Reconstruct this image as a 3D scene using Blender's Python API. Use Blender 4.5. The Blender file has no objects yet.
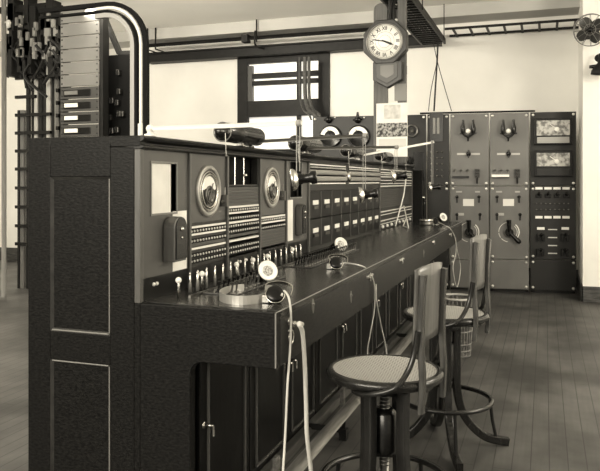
import bpy, math, random
from mathutils import Matrix, Vector
random.seed(7)
SC = bpy.context.scene
COL = SC.collection
PI = math.pi
# ------------------------------------------------------------------ camera model
F = 700.0; HZ = 181.0; H = 1.36; YAW = math.atan2(245, 700)
c, s = math.cos(YAW), math.sin(YAW)

def ray(px, py):
    u = (px-300)/F; v = (HZ-py)/F
    return Vector((u*c-s, u*s+c, v))
def P(px, py, ax, val):
    """point of the room seen at a pixel, on the plane ax = val"""
    r = ray(px, py); i = 'xyz'.index(ax)
    o = H if ax == 'z' else 0.0
    t = (val-o)/r[i]
    return Vector((r.x*t, r.y*t, H+r.z*t))
def XY(px, Y):                       # X on plane Y
    return P(px, HZ, 'y', Y).x

cam = bpy.data.cameras.new('camera'); cam.sensor_width = 36; cam.lens = 36*F/600
cam.shift_y = -(235.5-HZ)/600; cam.clip_start = .05; cam.clip_end = 100
co = bpy.data.objects.new('camera', cam); COL.objects.link(co)
co.location = (0, 0, H); co.rotation_euler = (PI/2, 0, YAW); SC.camera = co

# ------------------------------------------------------------------ materials
def lin(v):
    v /= 255.0
    return v/12.92 if v <= .04045 else ((v+.055)/1.055)**2.4
def G(v):
    l = lin(v); return (l, l*.98, l*.925, 1)
MATS = {}
def mat(name, v, rough=.5, metal=0.0, v2=None, scale=8.0, stretch=(1, 1, 1), detail=6, bump=0.0, emit=0.0, spec=.5, lo=.35, hi=.65):
    if name in MATS: return MATS[name]
    m = bpy.data.materials.new(name); m.use_nodes = True
    nt = m.node_tree; b = nt.nodes['Principled BSDF']
    b.inputs['Base Color'].default_value = G(v)
    b.inputs['Roughness'].default_value = rough
    b.inputs['Metallic'].default_value = metal
    b.inputs['Specular IOR Level'].default_value = spec
    if emit:
        b.inputs['Emission Color'].default_value = G(v); b.inputs['Emission Strength'].default_value = emit
    if v2 is not None:
        tc = nt.nodes.new('ShaderNodeTexCoord'); mp = nt.nodes.new('ShaderNodeMapping')
        mp.inputs['Scale'].default_value = stretch
        n = nt.nodes.new('ShaderNodeTexNoise'); n.inputs['Scale'].default_value = scale; n.inputs['Detail'].default_value = detail
        r = nt.nodes.new('ShaderNodeValToRGB')
        r.color_ramp.elements[0].position = lo; r.color_ramp.elements[1].position = hi
        r.color_ramp.elements[0].color = G(v); r.color_ramp.elements[1].color = G(v2)
        nt.links.new(tc.outputs['Object'], mp.inputs['Vector']); nt.links.new(mp.outputs[0], n.inputs['Vector'])
        nt.links.new(n.outputs['Fac'], r.inputs['Fac']); nt.links.new(r.outputs[0], b.inputs['Base Color'])
        if bump:
            bp = nt.nodes.new('ShaderNodeBump'); bp.inputs['Strength'].default_value = bump; bp.inputs['Distance'].default_value = .01
            nt.links.new(n.outputs['Fac'], bp.inputs['Height']); nt.links.new(bp.outputs[0], b.inputs['Normal'])
    MATS[name] = m
    return m

WALL = mat('painted_plaster', 226, .85, v2=236, scale=1.3)
WALLG = mat('grey_plaster', 168, .85, v2=180, scale=1.3)
CEIL = mat('ceiling_paint', 246, .9, v2=240, scale=.8)
OAK = mat('dark_oak', 10, .4, v2=32, scale=60, stretch=(1.1, 3, 2.4), detail=10, bump=.12, lo=.36, hi=.72, spec=.14)
OAKH = mat('dark_oak_long', 24, .34, v2=46, scale=22, stretch=(5, 1.2, 5), detail=9, bump=.08, spec=.25, lo=.36, hi=.72)
OAKX = mat('dark_oak_cross', 44, .42, v2=80, scale=9, stretch=(1.0, 6, 6), detail=8, bump=.15, lo=.38, hi=.68)
SHELF = mat('varnished_shelf', 32, .24, v2=48, scale=9, stretch=(8, .7, 8), detail=7, lo=.35, hi=.7, bump=.03)
DOORW = mat('door_wood', 12, .32, spec=.18, v2=24, scale=14, stretch=(6, 6, .8))
EDGE = mat('pale_edge', 130, .35)
BLACK = mat('black_enamel', 12, .25, spec=.4)
BLACKM = mat('black_matt', 8, .6, spec=.1)
IRON = mat('dark_iron', 24, .5, v2=32, scale=12, spec=.2)
FACE = mat('face_slate', 46, .4, spec=.3, v2=48, scale=5)
FACEG = mat('grey_panel', 76, .42, v2=84, scale=4)
RIB = mat('blank_strip', 72, .45)
JACKB = mat('jack_rubber', 8, .5, spec=.15)
CREAM = mat('designation_strip', 232, .5)
PAPER = mat('white_paper', 235, .8, v2=222, scale=9)
NICK = mat('nickel', 205, .24, 1.0)
BRASS = mat('dull_brass', 165, .33, 1.0)
STEEL = mat('dull_steel', 120, .4, 1.0)
WHITEP = mat('white_enamel', 238, .35)
SLATE = mat('board_slate', 92, .36, v2=106, scale=3, stretch=(1, 1, .5))
SLATED = mat('board_slate_dark', 32, .34, spec=.3, v2=40, scale=3)
BOLT = mat('bolt_head', 215, .3, .7)
DIAL = mat('dial_white', 240, .4)
DIALG = mat('dial_grey', 90, .4, v2=40, scale=60, lo=.45, hi=.55)
INK = mat('ink', 26, .6)
WOODM = mat('post_wood', 92, .5, v2=72, scale=7, stretch=(6, 6, .5))
CLOCKW = mat('clock_wood', 36, .35, v2=50, scale=8, stretch=(5, 5, 1))
CHAIRW = mat('chair_wood', 22, .25, v2=34, scale=10, stretch=(6, 6, .8))
BACKW = mat('chair_back_veneer', 108, .3, v2=84, scale=7, stretch=(6, 6, .7))
CORD = mat('pale_cord', 205, .7)
RACKG = mat('rack_panel_grey', 112, .45, v2=104, scale=3)
RACKD = mat('rack_panel_dark', 66, .4, v2=60, scale=4)
PIPEW = mat('conduit_white', 235, .4)
PIPEG = mat('band_grey', 150, .45)
WICK = mat('wicker', 120, .6, v2=90, scale=30)
CABLE = mat('cable_cloth', 62, .7, v2=82, scale=30)
FROST = mat('bright_pane', 246, .35, emit=.35)
GLASSM = mat('meter_glass', 190, .12, v2=110, scale=22, lo=.4, hi=.6)
LAMPG = mat('lamp_shade_dark', 16, .2)
RAIL = mat('foot_rail', 150, .4, .6, v2=110, scale=10, stretch=(6, .5, 6))

def cane_mat():
    m = bpy.data.materials.new('woven_cane'); m.use_nodes = True; nt = m.node_tree; b = nt.nodes['Principled BSDF']
    b.inputs['Roughness'].default_value = .6
    tc = nt.nodes.new('ShaderNodeTexCoord')
    def wave(rot):
        mp = nt.nodes.new('ShaderNodeMapping'); mp.inputs['Rotation'].default_value = (0, 0, rot)
        w = nt.nodes.new('ShaderNodeTexWave'); w.inputs['Scale'].default_value = 24; w.inputs['Distortion'].default_value = .3
        nt.links.new(tc.outputs['Object'], mp.inputs[0]); nt.links.new(mp.outputs[0], w.inputs[0]); return w
    a, d = wave(.5), wave(.5+PI/2)
    mx = nt.nodes.new('ShaderNodeMath'); mx.operation = 'MULTIPLY'
    nt.links.new(a.outputs['Fac'], mx.inputs[0]); nt.links.new(d.outputs['Fac'], mx.inputs[1])
    r = nt.nodes.new('ShaderNodeValToRGB'); r.color_ramp.elements[0].color = G(184); r.color_ramp.elements[1].color = G(62)
    r.color_ramp.elements[0].position = .1; r.color_ramp.elements[1].position = .5
    nt.links.new(mx.outputs[0], r.inputs[0]); nt.links.new(r.outputs[0], b.inputs['Base Color'])
    return m
CANE = cane_mat()

def floor_mat():
    m = bpy.data.materials.new('worn_floorboards'); m.use_nodes = True; nt = m.node_tree; b = nt.nodes['Principled BSDF']
    tc = nt.nodes.new('ShaderNodeTexCoord')
    mp = nt.nodes.new('ShaderNodeMapping'); mp.inputs['Rotation'].default_value = (0, 0, PI/2)
    br = nt.nodes.new('ShaderNodeTexBrick'); br.inputs['Scale'].default_value = 1
    br.inputs['Brick Width'].default_value = 3.2; br.inputs['Row Height'].default_value = .085
    br.inputs['Mortar Size'].default_value = .0025; br.inputs['Color1'].default_value = G(88); br.inputs['Color2'].default_value = G(93); br.inputs['Mortar'].default_value = G(44)
    nt.links.new(tc.outputs['Object'], mp.inputs[0]); nt.links.new(mp.outputs[0], br.inputs[0])
    n = nt.nodes.new('ShaderNodeTexNoise'); n.inputs['Scale'].default_value = 2.1; n.inputs['Detail'].default_value = 9
    r = nt.nodes.new('ShaderNodeValToRGB'); r.color_ramp.elements[0].position = .35; r.color_ramp.elements[1].position = .68
    r.color_ramp.elements[0].color = (.3, .3, .3, 1); r.color_ramp.elements[1].color = (1.15, 1.15, 1.15, 1)
    nt.links.new(tc.outputs['Object'], n.inputs[0]); nt.links.new(n.outputs['Fac'], r.inputs[0])
    mx = nt.nodes.new('ShaderNodeMixRGB'); mx.blend_type = 'MULTIPLY'; mx.inputs[0].default_value = 1
    nt.links.new(br.outputs['Color'], mx.inputs[1]); nt.links.new(r.outputs[0], mx.inputs[2])
    mp2 = nt.nodes.new('ShaderNodeMapping'); mp2.inputs['Scale'].default_value = (22, 1.2, 1)
    n2 = nt.nodes.new('ShaderNodeTexNoise'); n2.inputs['Scale'].default_value = 2; n2.inputs['Detail'].default_value = 6
    r2 = nt.nodes.new('ShaderNodeValToRGB'); r2.color_ramp.elements[0].color = (.7, .7, .7, 1); r2.color_ramp.elements[1].color = (1.2, 1.2, 1.2, 1)
    nt.links.new(tc.outputs['Object'], mp2.inputs[0]); nt.links.new(mp2.outputs[0], n2.inputs[0]); nt.links.new(n2.outputs['Fac'], r2.inputs[0])
    mx2 = nt.nodes.new('ShaderNodeMixRGB'); mx2.blend_type = 'MULTIPLY'; mx2.inputs[0].default_value = 1
    nt.links.new(mx.outputs[0], mx2.inputs[1]); nt.links.new(r2.outputs[0], mx2.inputs[2])
    nt.links.new(mx2.outputs[0], b.inputs['Base Color'])
    b.inputs['Roughness'].default_value = .5
    return m
FLOOR = floor_mat()

# ------------------------------------------------------------------ mesh builder
ROOTM = {}
class MB:
    def __init__(self): self.v = []; self.f = []; self.sm = []; self.mi = []; self.cur = 0
    def add(self, vs, fs, smooth=False, M=None):
        n = len(self.v)
        for p in vs:
            p = Vector(p); self.v.append(M @ p if M else p)
        for f in fs: self.f.append([i+n for i in f]); self.sm.append(smooth); self.mi.append(self.cur)
        return self
    def box(self, a, b, M=None):
        x0, y0, z0 = [min(a[i], b[i]) for i in range(3)]; x1, y1, z1 = [max(a[i], b[i]) for i in range(3)]
        return self.add([(x0,y0,z0),(x1,y0,z0),(x1,y1,z0),(x0,y1,z0),(x0,y0,z1),(x1,y0,z1),(x1,y1,z1),(x0,y1,z1)],
            [(0,3,2,1),(4,5,6,7),(0,1,5,4),(1,2,6,5),(2,3,7,6),(3,0,4,7)], False, M)
    def prism(self, poly, ax, a, b, M=None):
        """polygon in the two other axes (cyclic-free order x,y,z minus ax), extruded a..b"""
        i = 'xyz'.index(ax); o = [k for k in range(3) if k != i]; vs = []
        for t in (a, b):
            for q in poly:
                p = [0, 0, 0]; p[i] = t; p[o[0]] = q[0]; p[o[1]] = q[1]; vs.append(p)
        n = len(poly)
        fs = [list(range(n))[::-1], list(range(n, 2*n))] + [(k, (k+1) % n, n+(k+1) % n, n+k) for k in range(n)]
        return self.add(vs, fs, False, M)
    def tube(self, pts, r, n=8, closed=False, M=None, flat=None, smooth=True, up=None):
        """round (or flat=(w,t) rectangular) section swept along points"""
        pts = [Vector(p) for p in pts]; m = len(pts)
        rs = r if isinstance(r, (list, tuple)) else [r]*m
        vs = []; prev = None
        for k in range(m):
            a = pts[(k-1) % m] if (closed or k > 0) else pts[k]; b = pts[(k+1) % m] if (closed or k < m-1) else pts[k]
            t = (b-a).normalized()
            if up is not None: nrm = Vector(up) - t*t.dot(Vector(up))
            elif prev is None:
                q = Vector((0, 0, 1)) if abs(t.z) < .9 else Vector((1, 0, 0)); nrm = q - t*t.dot(q)
            else: nrm = prev - t*t.dot(prev)
            nrm.normalize(); prev = nrm; bi = t.cross(nrm)
            if flat:
                for sx, sy in ((1,1),(-1,1),(-1,-1),(1,-1)): vs.append(pts[k]+nrm*sx*flat[0]/2+bi*sy*flat[1]/2)
            else:
                for j in range(n): vs.append(pts[k]+(nrm*math.cos(2*PI*j/n)+bi*math.sin(2*PI*j/n))*rs[k])
        n = 4 if flat else n; fs = []
        for k in range(m if closed else m-1):
            for j in range(n): fs.append((k*n+j, k*n+(j+1) % n, ((k+1) % m)*n+(j+1) % n, ((k+1) % m)*n+j))
        if flat: smooth = False
        self.add(vs, fs, smooth, M)
        if not closed: self.add(vs[:n], [list(range(n))[::-1]], False, M); self.add(vs[-n:], [list(range(n))], False, M)
        return self
    def lathe(self, prof, o, axis=(0,0,1), n=24, M=None, smooth=True, arc=None):
        """profile [(r, h)] turned about an axis through o"""
        ax = Vector(axis).normalized(); q = Vector((0,0,1)) if abs(ax.z) < .9 else Vector((1,0,0))
        e1 = (q-ax*ax.dot(q)).normalized(); e2 = ax.cross(e1); o = Vector(o); vs = []; fs = []
        m = len(prof)
        for j in range(n):
            a = 2*PI*j/n; d = e1*math.cos(a)+e2*math.sin(a)
            for r, h in prof: vs.append(o+d*max(r, 1e-5)+ax*h)
        for j in range(n):
            for k in range(m-1): fs.append((j*m+k, ((j+1) % n)*m+k, ((j+1) % n)*m+k+1, j*m+k+1))
        return self.add(vs, fs, smooth, M)
    def cyl(self, a, b, r, n=12, M=None):
        a = Vector(a); b = Vector(b); L = (b-a).length
        return self.lathe([(0,0),(r,0),(r,0),(r,L),(r,L),(0,L)], a, b-a, n, M, False if n < 7 else True)
    def ball(self, o, r, n=12, M=None):
        return self.lathe([(r*math.sin(PI*k/8), -r*math.cos(PI*k/8)) for k in range(9)], o, (0,0,1), n, M)
    def torus(self, o, R, r, axis=(0,0,1), n=32, m=8, M=None, sq=1.0):
        ax = Vector(axis).normalized(); q = Vector((0,0,1)) if abs(ax.z) < .9 else Vector((1,0,0))
        e1 = (q-ax*ax.dot(q)).normalized(); e2 = ax.cross(e1)
        return self.tube([Vector(o)+e1*R*math.cos(2*PI*k/n)+e2*R*math.sin(2*PI*k/n) for k in range(n)], r, m, True, M)
    def build(self, name, m, parent=None, bevel=0.0, local=False, mats=None):
        me = bpy.data.meshes.new(name)
        vs = self.v
        if parent is not None:
            R = ROOTM[parent]
            if not local: inv = R.inverted(); vs = [inv @ p for p in vs]
        else:
            xs = [p.x for p in vs]; ys = [p.y for p in vs]; zs = [p.z for p in vs]
            o = Vector(((min(xs)+max(xs))/2, (min(ys)+max(ys))/2, min(zs))); vs = [p-o for p in vs]
        me.from_pydata([tuple(p) for p in vs], [], self.f)
        for p, q, i in zip(me.polygons, self.sm, self.mi): p.use_smooth = q; p.material_index = i
        for mm in (mats or [m]): me.materials.append(mm)
        me.update()
        import bmesh
        bm = bmesh.new(); bm.from_mesh(me); bmesh.ops.recalc_face_normals(bm, faces=bm.faces); bm.to_mesh(me); bm.free()
        ob = bpy.data.objects.new(name, me); COL.objects.link(ob)
        if parent is not None: ob.parent = parent; ROOTM[ob] = ROOTM[parent]
        else: ob.location = o; ROOTM[ob] = Matrix.Translation(o)
        if bevel:
            bv = ob.modifiers.new('bevel', 'BEVEL'); bv.width = bevel; bv.segments = 2; bv.limit_method = 'ANGLE'
        return ob

def tag(o, label=None, cat=None, group=None, kind=None):
    if label: o['label'] = label
    if cat: o['category'] = cat
    if group: o['group'] = group
    if kind: o['kind'] = kind
    return o
def thing(name, label, cat, loc=(0,0,0), rz=0.0, group=None):
    o = bpy.data.objects.new(name, None); COL.objects.link(o); o.empty_display_size = .05
    o.location = loc; o.rotation_euler = (0, 0, rz)
    ROOTM[o] = Matrix.Translation(loc) @ Matrix.Rotation(rz, 4, 'Z')
    return tag(o, label, cat, group)
def dup(root, loc, rz=None, label=None):
    def rec(o, par):
        k = o.copy(); COL.objects.link(k); k.parent = par
        for ch in list(o.children): rec(ch, k)
        return k
    r = rec(root, None); r.location = loc
    if rz is not None: r.rotation_euler = (0, 0, rz)
    if label: r['label'] = label
    return r
def struct(name, mb, m, bevel=0): return tag(mb.build(name, m, None, bevel), kind='structure')
def box(a, b): return MB().box(a, b)
def spline(pts, n=8):
    pts = [Vector(p) for p in pts]; out = []
    for i in range(len(pts)-1):
        p0 = pts[max(i-1, 0)]; p1 = pts[i]; p2 = pts[i+1]; p3 = pts[min(i+2, len(pts)-1)]
        for k in range(n):
            t = k/n
            out.append(.5*((2*p1)+(p2-p0)*t+(2*p0-5*p1+4*p2-p3)*t*t+(3*p1-p0-3*p2+p3)*t**3))
    out.append(pts[-1]); return out
def text_geo(txt, size):
    cu = bpy.data.curves.new('t', 'FONT'); cu.body = txt; cu.size = size; cu.align_x = 'CENTER'; cu.align_y = 'CENTER'
    o = bpy.data.objects.new('t', cu); COL.objects.link(o); bpy.context.view_layer.update()
    dg = bpy.context.evaluated_depsgraph_get(); e = o.evaluated_get(dg); me = e.to_mesh()
    r = ([v.co.copy() for v in me.vertices], [list(p.vertices) for p in me.polygons])
    e.to_mesh_clear(); bpy.data.objects.remove(o); bpy.data.curves.remove(cu); return r

# ------------------------------------------------------------------ the room
YB = 9.68; CZ = 3.66; XL = -9.6; XR = 4.2
struct('floor', box((XL, -3, -.1), (XR, YB+.2, 0)), FLOOR)
struct('ceiling', box((XL, -3, CZ), (XR, YB+.2, CZ+.15)), CEIL)
struct('wall_left', box((XL-.15, -3, 0), (XL, YB+.2, CZ)), WALL)
struct('wall_right', box((XR, -3, 0), (XR+.15, YB+.2, CZ)), WALL)
# back wall with the window opening
wx0, wx1 = XY(238, YB), XY(330, YB)
wz0, wz1 = 1.75, P(238, 58, 'y', YB).z
w = MB(); w.box((XL, YB, 0), (wx0, YB+.2, CZ)); w.box((wx1, YB, 0), (XR, YB+.2, CZ)); w.box((wx0, YB, 0), (wx1, YB+.2, wz0)); w.box((wx0, YB, wz1), (wx1, YB+.2, CZ))
struct('wall_back', w, WALL)
struct('trim_1', box((XL, 9.25, 3.5), (.404, YB, CZ)), WALLG)
struct('baseboard_back', box((XL, YB-.03, 0), (.404, YB, .22)), OAKX)
# pier at the right
PX = .404; PY = 8.54
struct('wall_pier', box((PX, PY, .0), (XR, YB, CZ)), WALL)
pb = MB(); pb.box((PX-.015, PY-.025, 0), (XR, PY, .17)); pb.box((PX-.02, PY-.025, 0), (PX, YB-.03, .17))
struct('baseboard_pier', pb, OAKX)
# dark rail under the beam
xa, xb = XY(148, 9.55), XY(441, 9.55)
rl = MB(); rl.box((xa, 9.48, 3.2), (xb, YB, 3.34)); rl.box((xa, 9.44, 3.32), (xb, YB, 3.345))
struct('trim_2', rl, IRON, .006)
# window
wn = thing('window_1', None, None, (wx0, YB, wz0)); wn['kind'] = 'structure'
def wxz(px, py): p = P(px, py, 'y', YB); return p.x, p.z
fm = MB(); y0, y1 = YB-.03, YB+.1
def bar(px0, px1, py0, py1, d=0):
    x0, z0 = wxz(px0, (py0+py1)/2); x1, _ = wxz(px1, (py0+py1)/2); zt = wxz((px0+px1)/2, py0)[1]; zb = wxz((px0+px1)/2, py1)[1]
    fm.box((x0, y0+d, zb), (x1, y1, zt))
z = lambda py: wxz(284, py)[1]
fm.box((wx0, y0, wz0), (wx0+.16, y1, wz1)); fm.box((wx1-.17, y0, wz0), (wx1, y1, wz1))
a_, b_ = wx0+.16, wx1-.17
fm.box((a_, y0+.004, z(62)), (b_, y1, wz1)); fm.box((a_, y0+.004, z(116)), (b_, y1, z(100)))
fm.box((a_, y0+.03, z(77)), (b_, y1, z(72))); fm.box((a_, y0+.03, z(84)), (b_, y1, z(79.5)))
xm = wxz(298.5, 90)[0]; fm.box((xm-.025, y0+.01, wz0), (xm+.025, y1, wz1)); fm.box((a_, y0+.004, wz0), (b_, y1, wz0+.08))
fm.build('window_frame', IRON, wn, .004)
box((wx0+.1, YB+.06, wz0+.05), (wx1-.1, YB+.08, wz1-.05)).build('pane', FROST, wn)
box((wx0+.162, YB-.012, z(100)), (wx0+.235, y1-.02, z(64))).build('sash_stile', RACKD, wn)

# ------------------------------------------------------------------ the switchboard desk
Y0 = 2.285; YE = 8.07; XF = -1.437; XK = -1.953; XS = -.888; XC = -1.226; ZS = .90; ZA = .70; ZT = 1.532; ZC = 1.48
def fY(px, X=XF): return P(px, HZ, 'x', X).y
def fz(px, py, X=XF): return P(px, py, 'x', X).z
sb = thing('telephone_switchboard', 'long dark oak telephone switchboard desk with round meters and jack strips on its face', 'switchboard', ((XK+XS)/2, Y0, 0))
# end panel
fr = MB(); yb = Y0+.018
xl, xr = -1.846, -1.569
fr.box((XK, Y0, 0), (xl, Y0+.04, ZT)); fr.box((xr, Y0, 0), (-1.463, Y0+.04, ZC+.01)); fr.box((xr, Y0, ZC+.01), (XF, Y0+.04, ZT)); fr.box((-1.463, Y0, 0), (XF, Y0+.04, ZS-.001))
for a, b in ((0, .12), (.656, .769), (1.376, ZT)): fr.box((xl, Y0, a), (xr, Y0+.04, b))
cor = [(XF, 0), (XC, 0), (XC, ZA-.05)] + [(XC+.05-.05*math.cos(t*PI/10), ZA-.05+.05*math.sin(t*PI/10)) for t in range(1, 6)] + [(XS, ZA), (XS, ZS-.001), (XF, ZS-.001)]
fr.prism(cor, 'y', Y0, Y0+.04)
fr.build('end_frame', OAK, sb, .003)
for a, b in ((.12, .656), (.769, 1.376)):
    pn = box((xl, Y0+.010, a), (xr, Y0+.038, b)).build('end_panel', OAK, sb)
    g = MB(); q = .012
    yo, yi = Y0+.001, Y0+.011
    for ax_, u, w0, w1, sg in (('x', a, xl, xr, 1), ('x', b, xl, xr, -1), ('z', xl, a, b, 1), ('z', xr, a, b, -1)):
        if ax_ == 'x': g.prism([(yo, u), (yo+.003, u+sg*.004), (yi, u+sg*q), (yi, u)], 'x', w0, w1)
        else: g.prism([(u, yo), (u+sg*.004, yo+.003), (u+sg*q, yi), (u, yi)], 'z', w0, w1)
    g.build('moulding', mat('moulding_oak', 40, .3, v2=56, scale=20), pn)
    wb = MB(); zb_ = a if a > .5 else b
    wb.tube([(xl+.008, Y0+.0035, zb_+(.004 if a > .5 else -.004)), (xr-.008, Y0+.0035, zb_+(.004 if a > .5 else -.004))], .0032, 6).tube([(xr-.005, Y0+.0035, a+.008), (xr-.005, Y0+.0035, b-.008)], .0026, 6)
    wb.build('highlight_bead', mat('highlight_bead', 125, .35), pn)  # pale beads paint edge highlights onto the moulding
# carcass
box((XK, Y0+.04, .0), (XC-.02, YE-.04, ZA)).build('base_cabinet', DOORW, sb)
box((XK, Y0+.04, ZA), (XK+.02, YE-.04, ZT-.03)).build('back_panel', OAK, sb)
far = MB(); far.box((XK, YE-.04, 0), (XC, YE, ZS-.001)); far.box((XK, YE-.04, ZS), (-1.33, YE, ZC)); far.box((XC, YE-.04, ZA), (XS, YE, ZS-.001)); far.build('far_end_panel', OAK, sb)
ks = MB().box((XK+.02, Y0+.04, ZS-.028), (XS, YE, ZS)).build('keyshelf', SHELF, sb, .004)
ap = MB(); ap.box((XS-.022, Y0+.04, ZA), (XS, YE-.04, ZS-.028)); ap.box((XC-.02, Y0+.04, ZA), (XS-.022, YE-.04, ZA+.02))
apo = ap.build('apron', OAKH, sb, .002)
ed = MB(); ed.tube([(XS-.002, Y0-.001, ZA+.004), (XS-.002, Y0-.001, ZS-.004)], .003, 6); ed.tube([(XS-.001, Y0+.001, ZS-.002), (XS-.001, YE-.01, ZS-.002)], .0025, 6)
ed.build('pale_edge_bead', EDGE, apo)  # thin pale beads along the near corner and front edge
# cornice profile
pr = [(XK, ZT), (XF+.012, ZT), (XF+.02, ZT-.008), (XF+.012, ZT-.02), (XF-.012, ZT-.026), (XF-.012, ZT-.034), (XF+.014, ZT-.038), (XF+.014, ZC+.006), (XF-.002, ZC), (XF-.06, ZC), (XF-.06, ZT-.03), (XK, ZT-.03)]
MB().prism(pr, 'y', Y0+.001, YE).build('cornice', OAKH, sb, .002)
# doors of the base
def door(ya, yb):
    d = box((XC-.02, ya, .03), (XC, yb, ZA-.012)).build('door', DOORW, sb, .003)
    a, b, z0, z1 = ya+.055, yb-.055, .075, ZA-.03
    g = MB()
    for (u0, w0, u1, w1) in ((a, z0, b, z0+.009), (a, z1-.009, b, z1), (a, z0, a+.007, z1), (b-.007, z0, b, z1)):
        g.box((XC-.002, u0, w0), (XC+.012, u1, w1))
    g.build('door_moulding', mat('door_bead_lit', 80, .25), d, .004)  # moulding coloured pale so its highlight lines are painted in
    return d
nd = 12; ya0 = Y0+.075; dw = (YE-.06-ya0)/nd
for k in range(nd):
    d = door(ya0+k*dw+.004, ya0+(k+1)*dw-.004)
    yh = ya0+k*dw+(.03 if k % 2 == 0 else dw-.03); zh = .44 if k != 0 else .42
    MB().tube(spline([(XC, yh, zh+.012), (XC+.03, yh, zh+.014), (XC+.036, yh+.01, zh+.005), (XC+.036, yh+.014, zh-.03)], 5), .006, 8).lathe([(0, 0), (.014, 0), (.012, .005), (0, .005)], (XC, yh, zh+.012), (1, 0, 0), 14).build('handle', NICK, d)
tm = box((XC, Y0+.06, 0), (XC+.05, YE-.05, .045)).build('toe_moulding', mat('toe_wood', 70, .4, v2=92, scale=8, stretch=(6, .6, 6)), sb, .006)
# brass lugs and plates on the apron
def apron_lathe(px, py, prof, n=16): 
    p = P(px, py, 'x', XS); return MB().lathe(prof, p, (1, 0, 0), n)
for px, py, r in ((289, 321, .014),):
    apron_lathe(px, py, [(0, .006), (r*.5, .006), (r*.55, .012), (r, .006), (r, 0)]).build('jack_socket', NICK, apo)
for px, py in ((312.5, 306), (350.5, 297), (423.5, 253.5)):
    p = P(px, py, 'x', XS)
    k = MB().prism([(p.y+.014*math.cos(i*PI/8), p.z+.03*math.sin(i*PI/8)) for i in range(16)], 'x', p.x, p.x+.004).lathe([(0, .009), (.006, .009), (.006, 0)], p+Vector((0, 0, .008)), (1, 0, 0), 10)
    k.build('keyhole_plate', BRASS, apo, .001)
for px, py in ((369, 276), (401, 259.5), (433, 241.6), (450, 234)):
    p = P(px, py, 'x', XS); m_ = MB().box((p.x, p.y-.06, p.z-.006), (p.x+.003, p.y+.06, p.z+.006))
    for dy in (-.05, .0, .05): m_.lathe([(0, .012), (.007, .012), (.009, 0)], p+Vector((0, dy, 0)), (1, 0, 0), 10)
    m_.tube(spline([p+Vector((0, -.05, .0)), p+Vector((.02, -.05, 0)), p+Vector((.02, -.05, -.02))], 4), .005, 6)
    m_.build('cord_hook', BRASS, apo)
# ---- face: backing, stiles, plug rail
box((XF-.07, Y0+.04, ZS), (XF-.055, YE-.04, ZC)).build('face_backing', BLACKM, sb)
bd = [140.5, 191, 228.5, 261, 287.3, 309.6, 380.5, 412.5]
wid = [.022, .016, .018, .016, .02, .026, .02, .03]
YS = [fY(p) for p in bd]; YS[0] = Y0+.056
YS[0] = Y0+.0125; wid[0] = .024
for y, w_ in zip(YS, wid):
    box((XF-.025 if w_ == .024 else XF-.055, y-w_/2, ZS), (XF, y+w_/2, ZC)).build('stile', mat('stile_oak', 74, .35, v2=86, scale=8, stretch=(6, 6, .7)), sb, .002)
box((XF-.055, YS[7]+.015, ZS), (XF-.004, YE-.04, ZC)).build('end_post', OAK, sb)
ZR = .985
box((XF-.055, YS[0], ZS), (XF-.012, YS[5], ZR)).build('plug_rail', mat('plug_rail_dark', 22, .3, spec=.3), sb)
def span(k, l=None): 
    l = k+1 if l is None else l
    return YS[k]+wid[k]/2, YS[l]-wid[l]/2
XP = XF-.012
def plate(y0, y1, z0, z1, m, name='face_panel', t=.03): return box((XP-t, y0, z0), (XP, y1, z1)).build(name, m, sb, .0015)
# telephone bays (S0 and S4): grey panel with opening
def phone_bay(k, pxs, zs):
    a, b = span(k); o0, o1 = pxs; z0, z1 = zs
    g = MB()
    g.box((XP-.03, a, ZR), (XP, o0, ZC)); g.box((XP-.03, o1, ZR), (XP, b, ZC)); g.box((XP-.03, o0, ZR), (XP, o1, z0)); g.box((XP-.03, o0, z1), (XP, o1, ZC))
    p = g.build('face_panel', FACEG, sb)
    f_ = MB(); q = .008
    for (u0, w0, u1, w1) in ((o0-q, z0-q, o1+q, z0), (o0-q, z1, o1+q, z1+q), (o0-q, z0, o0, z1), (o1, z0, o1+q, z1)): f_.box((XP-.02, u0, w0), (XP+.004, u1, w1))
    f_.build('opening_frame', mat('opening_grey', 120, .4), p, .001)
    return p
p0 = phone_bay(0, (fY(154), fY(178.5)), (fz(165, 213), fz(165, 163.5)))
box((XP-.01, fY(154), fz(165, 213)), (XP-.003, fY(174), fz(165, 163.5))).build('white_card', PAPER, p0)
p4 = phone_bay(4, (fY(291.5), fY(303)), (fz(298, 197), fz(298, 162)))
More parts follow.
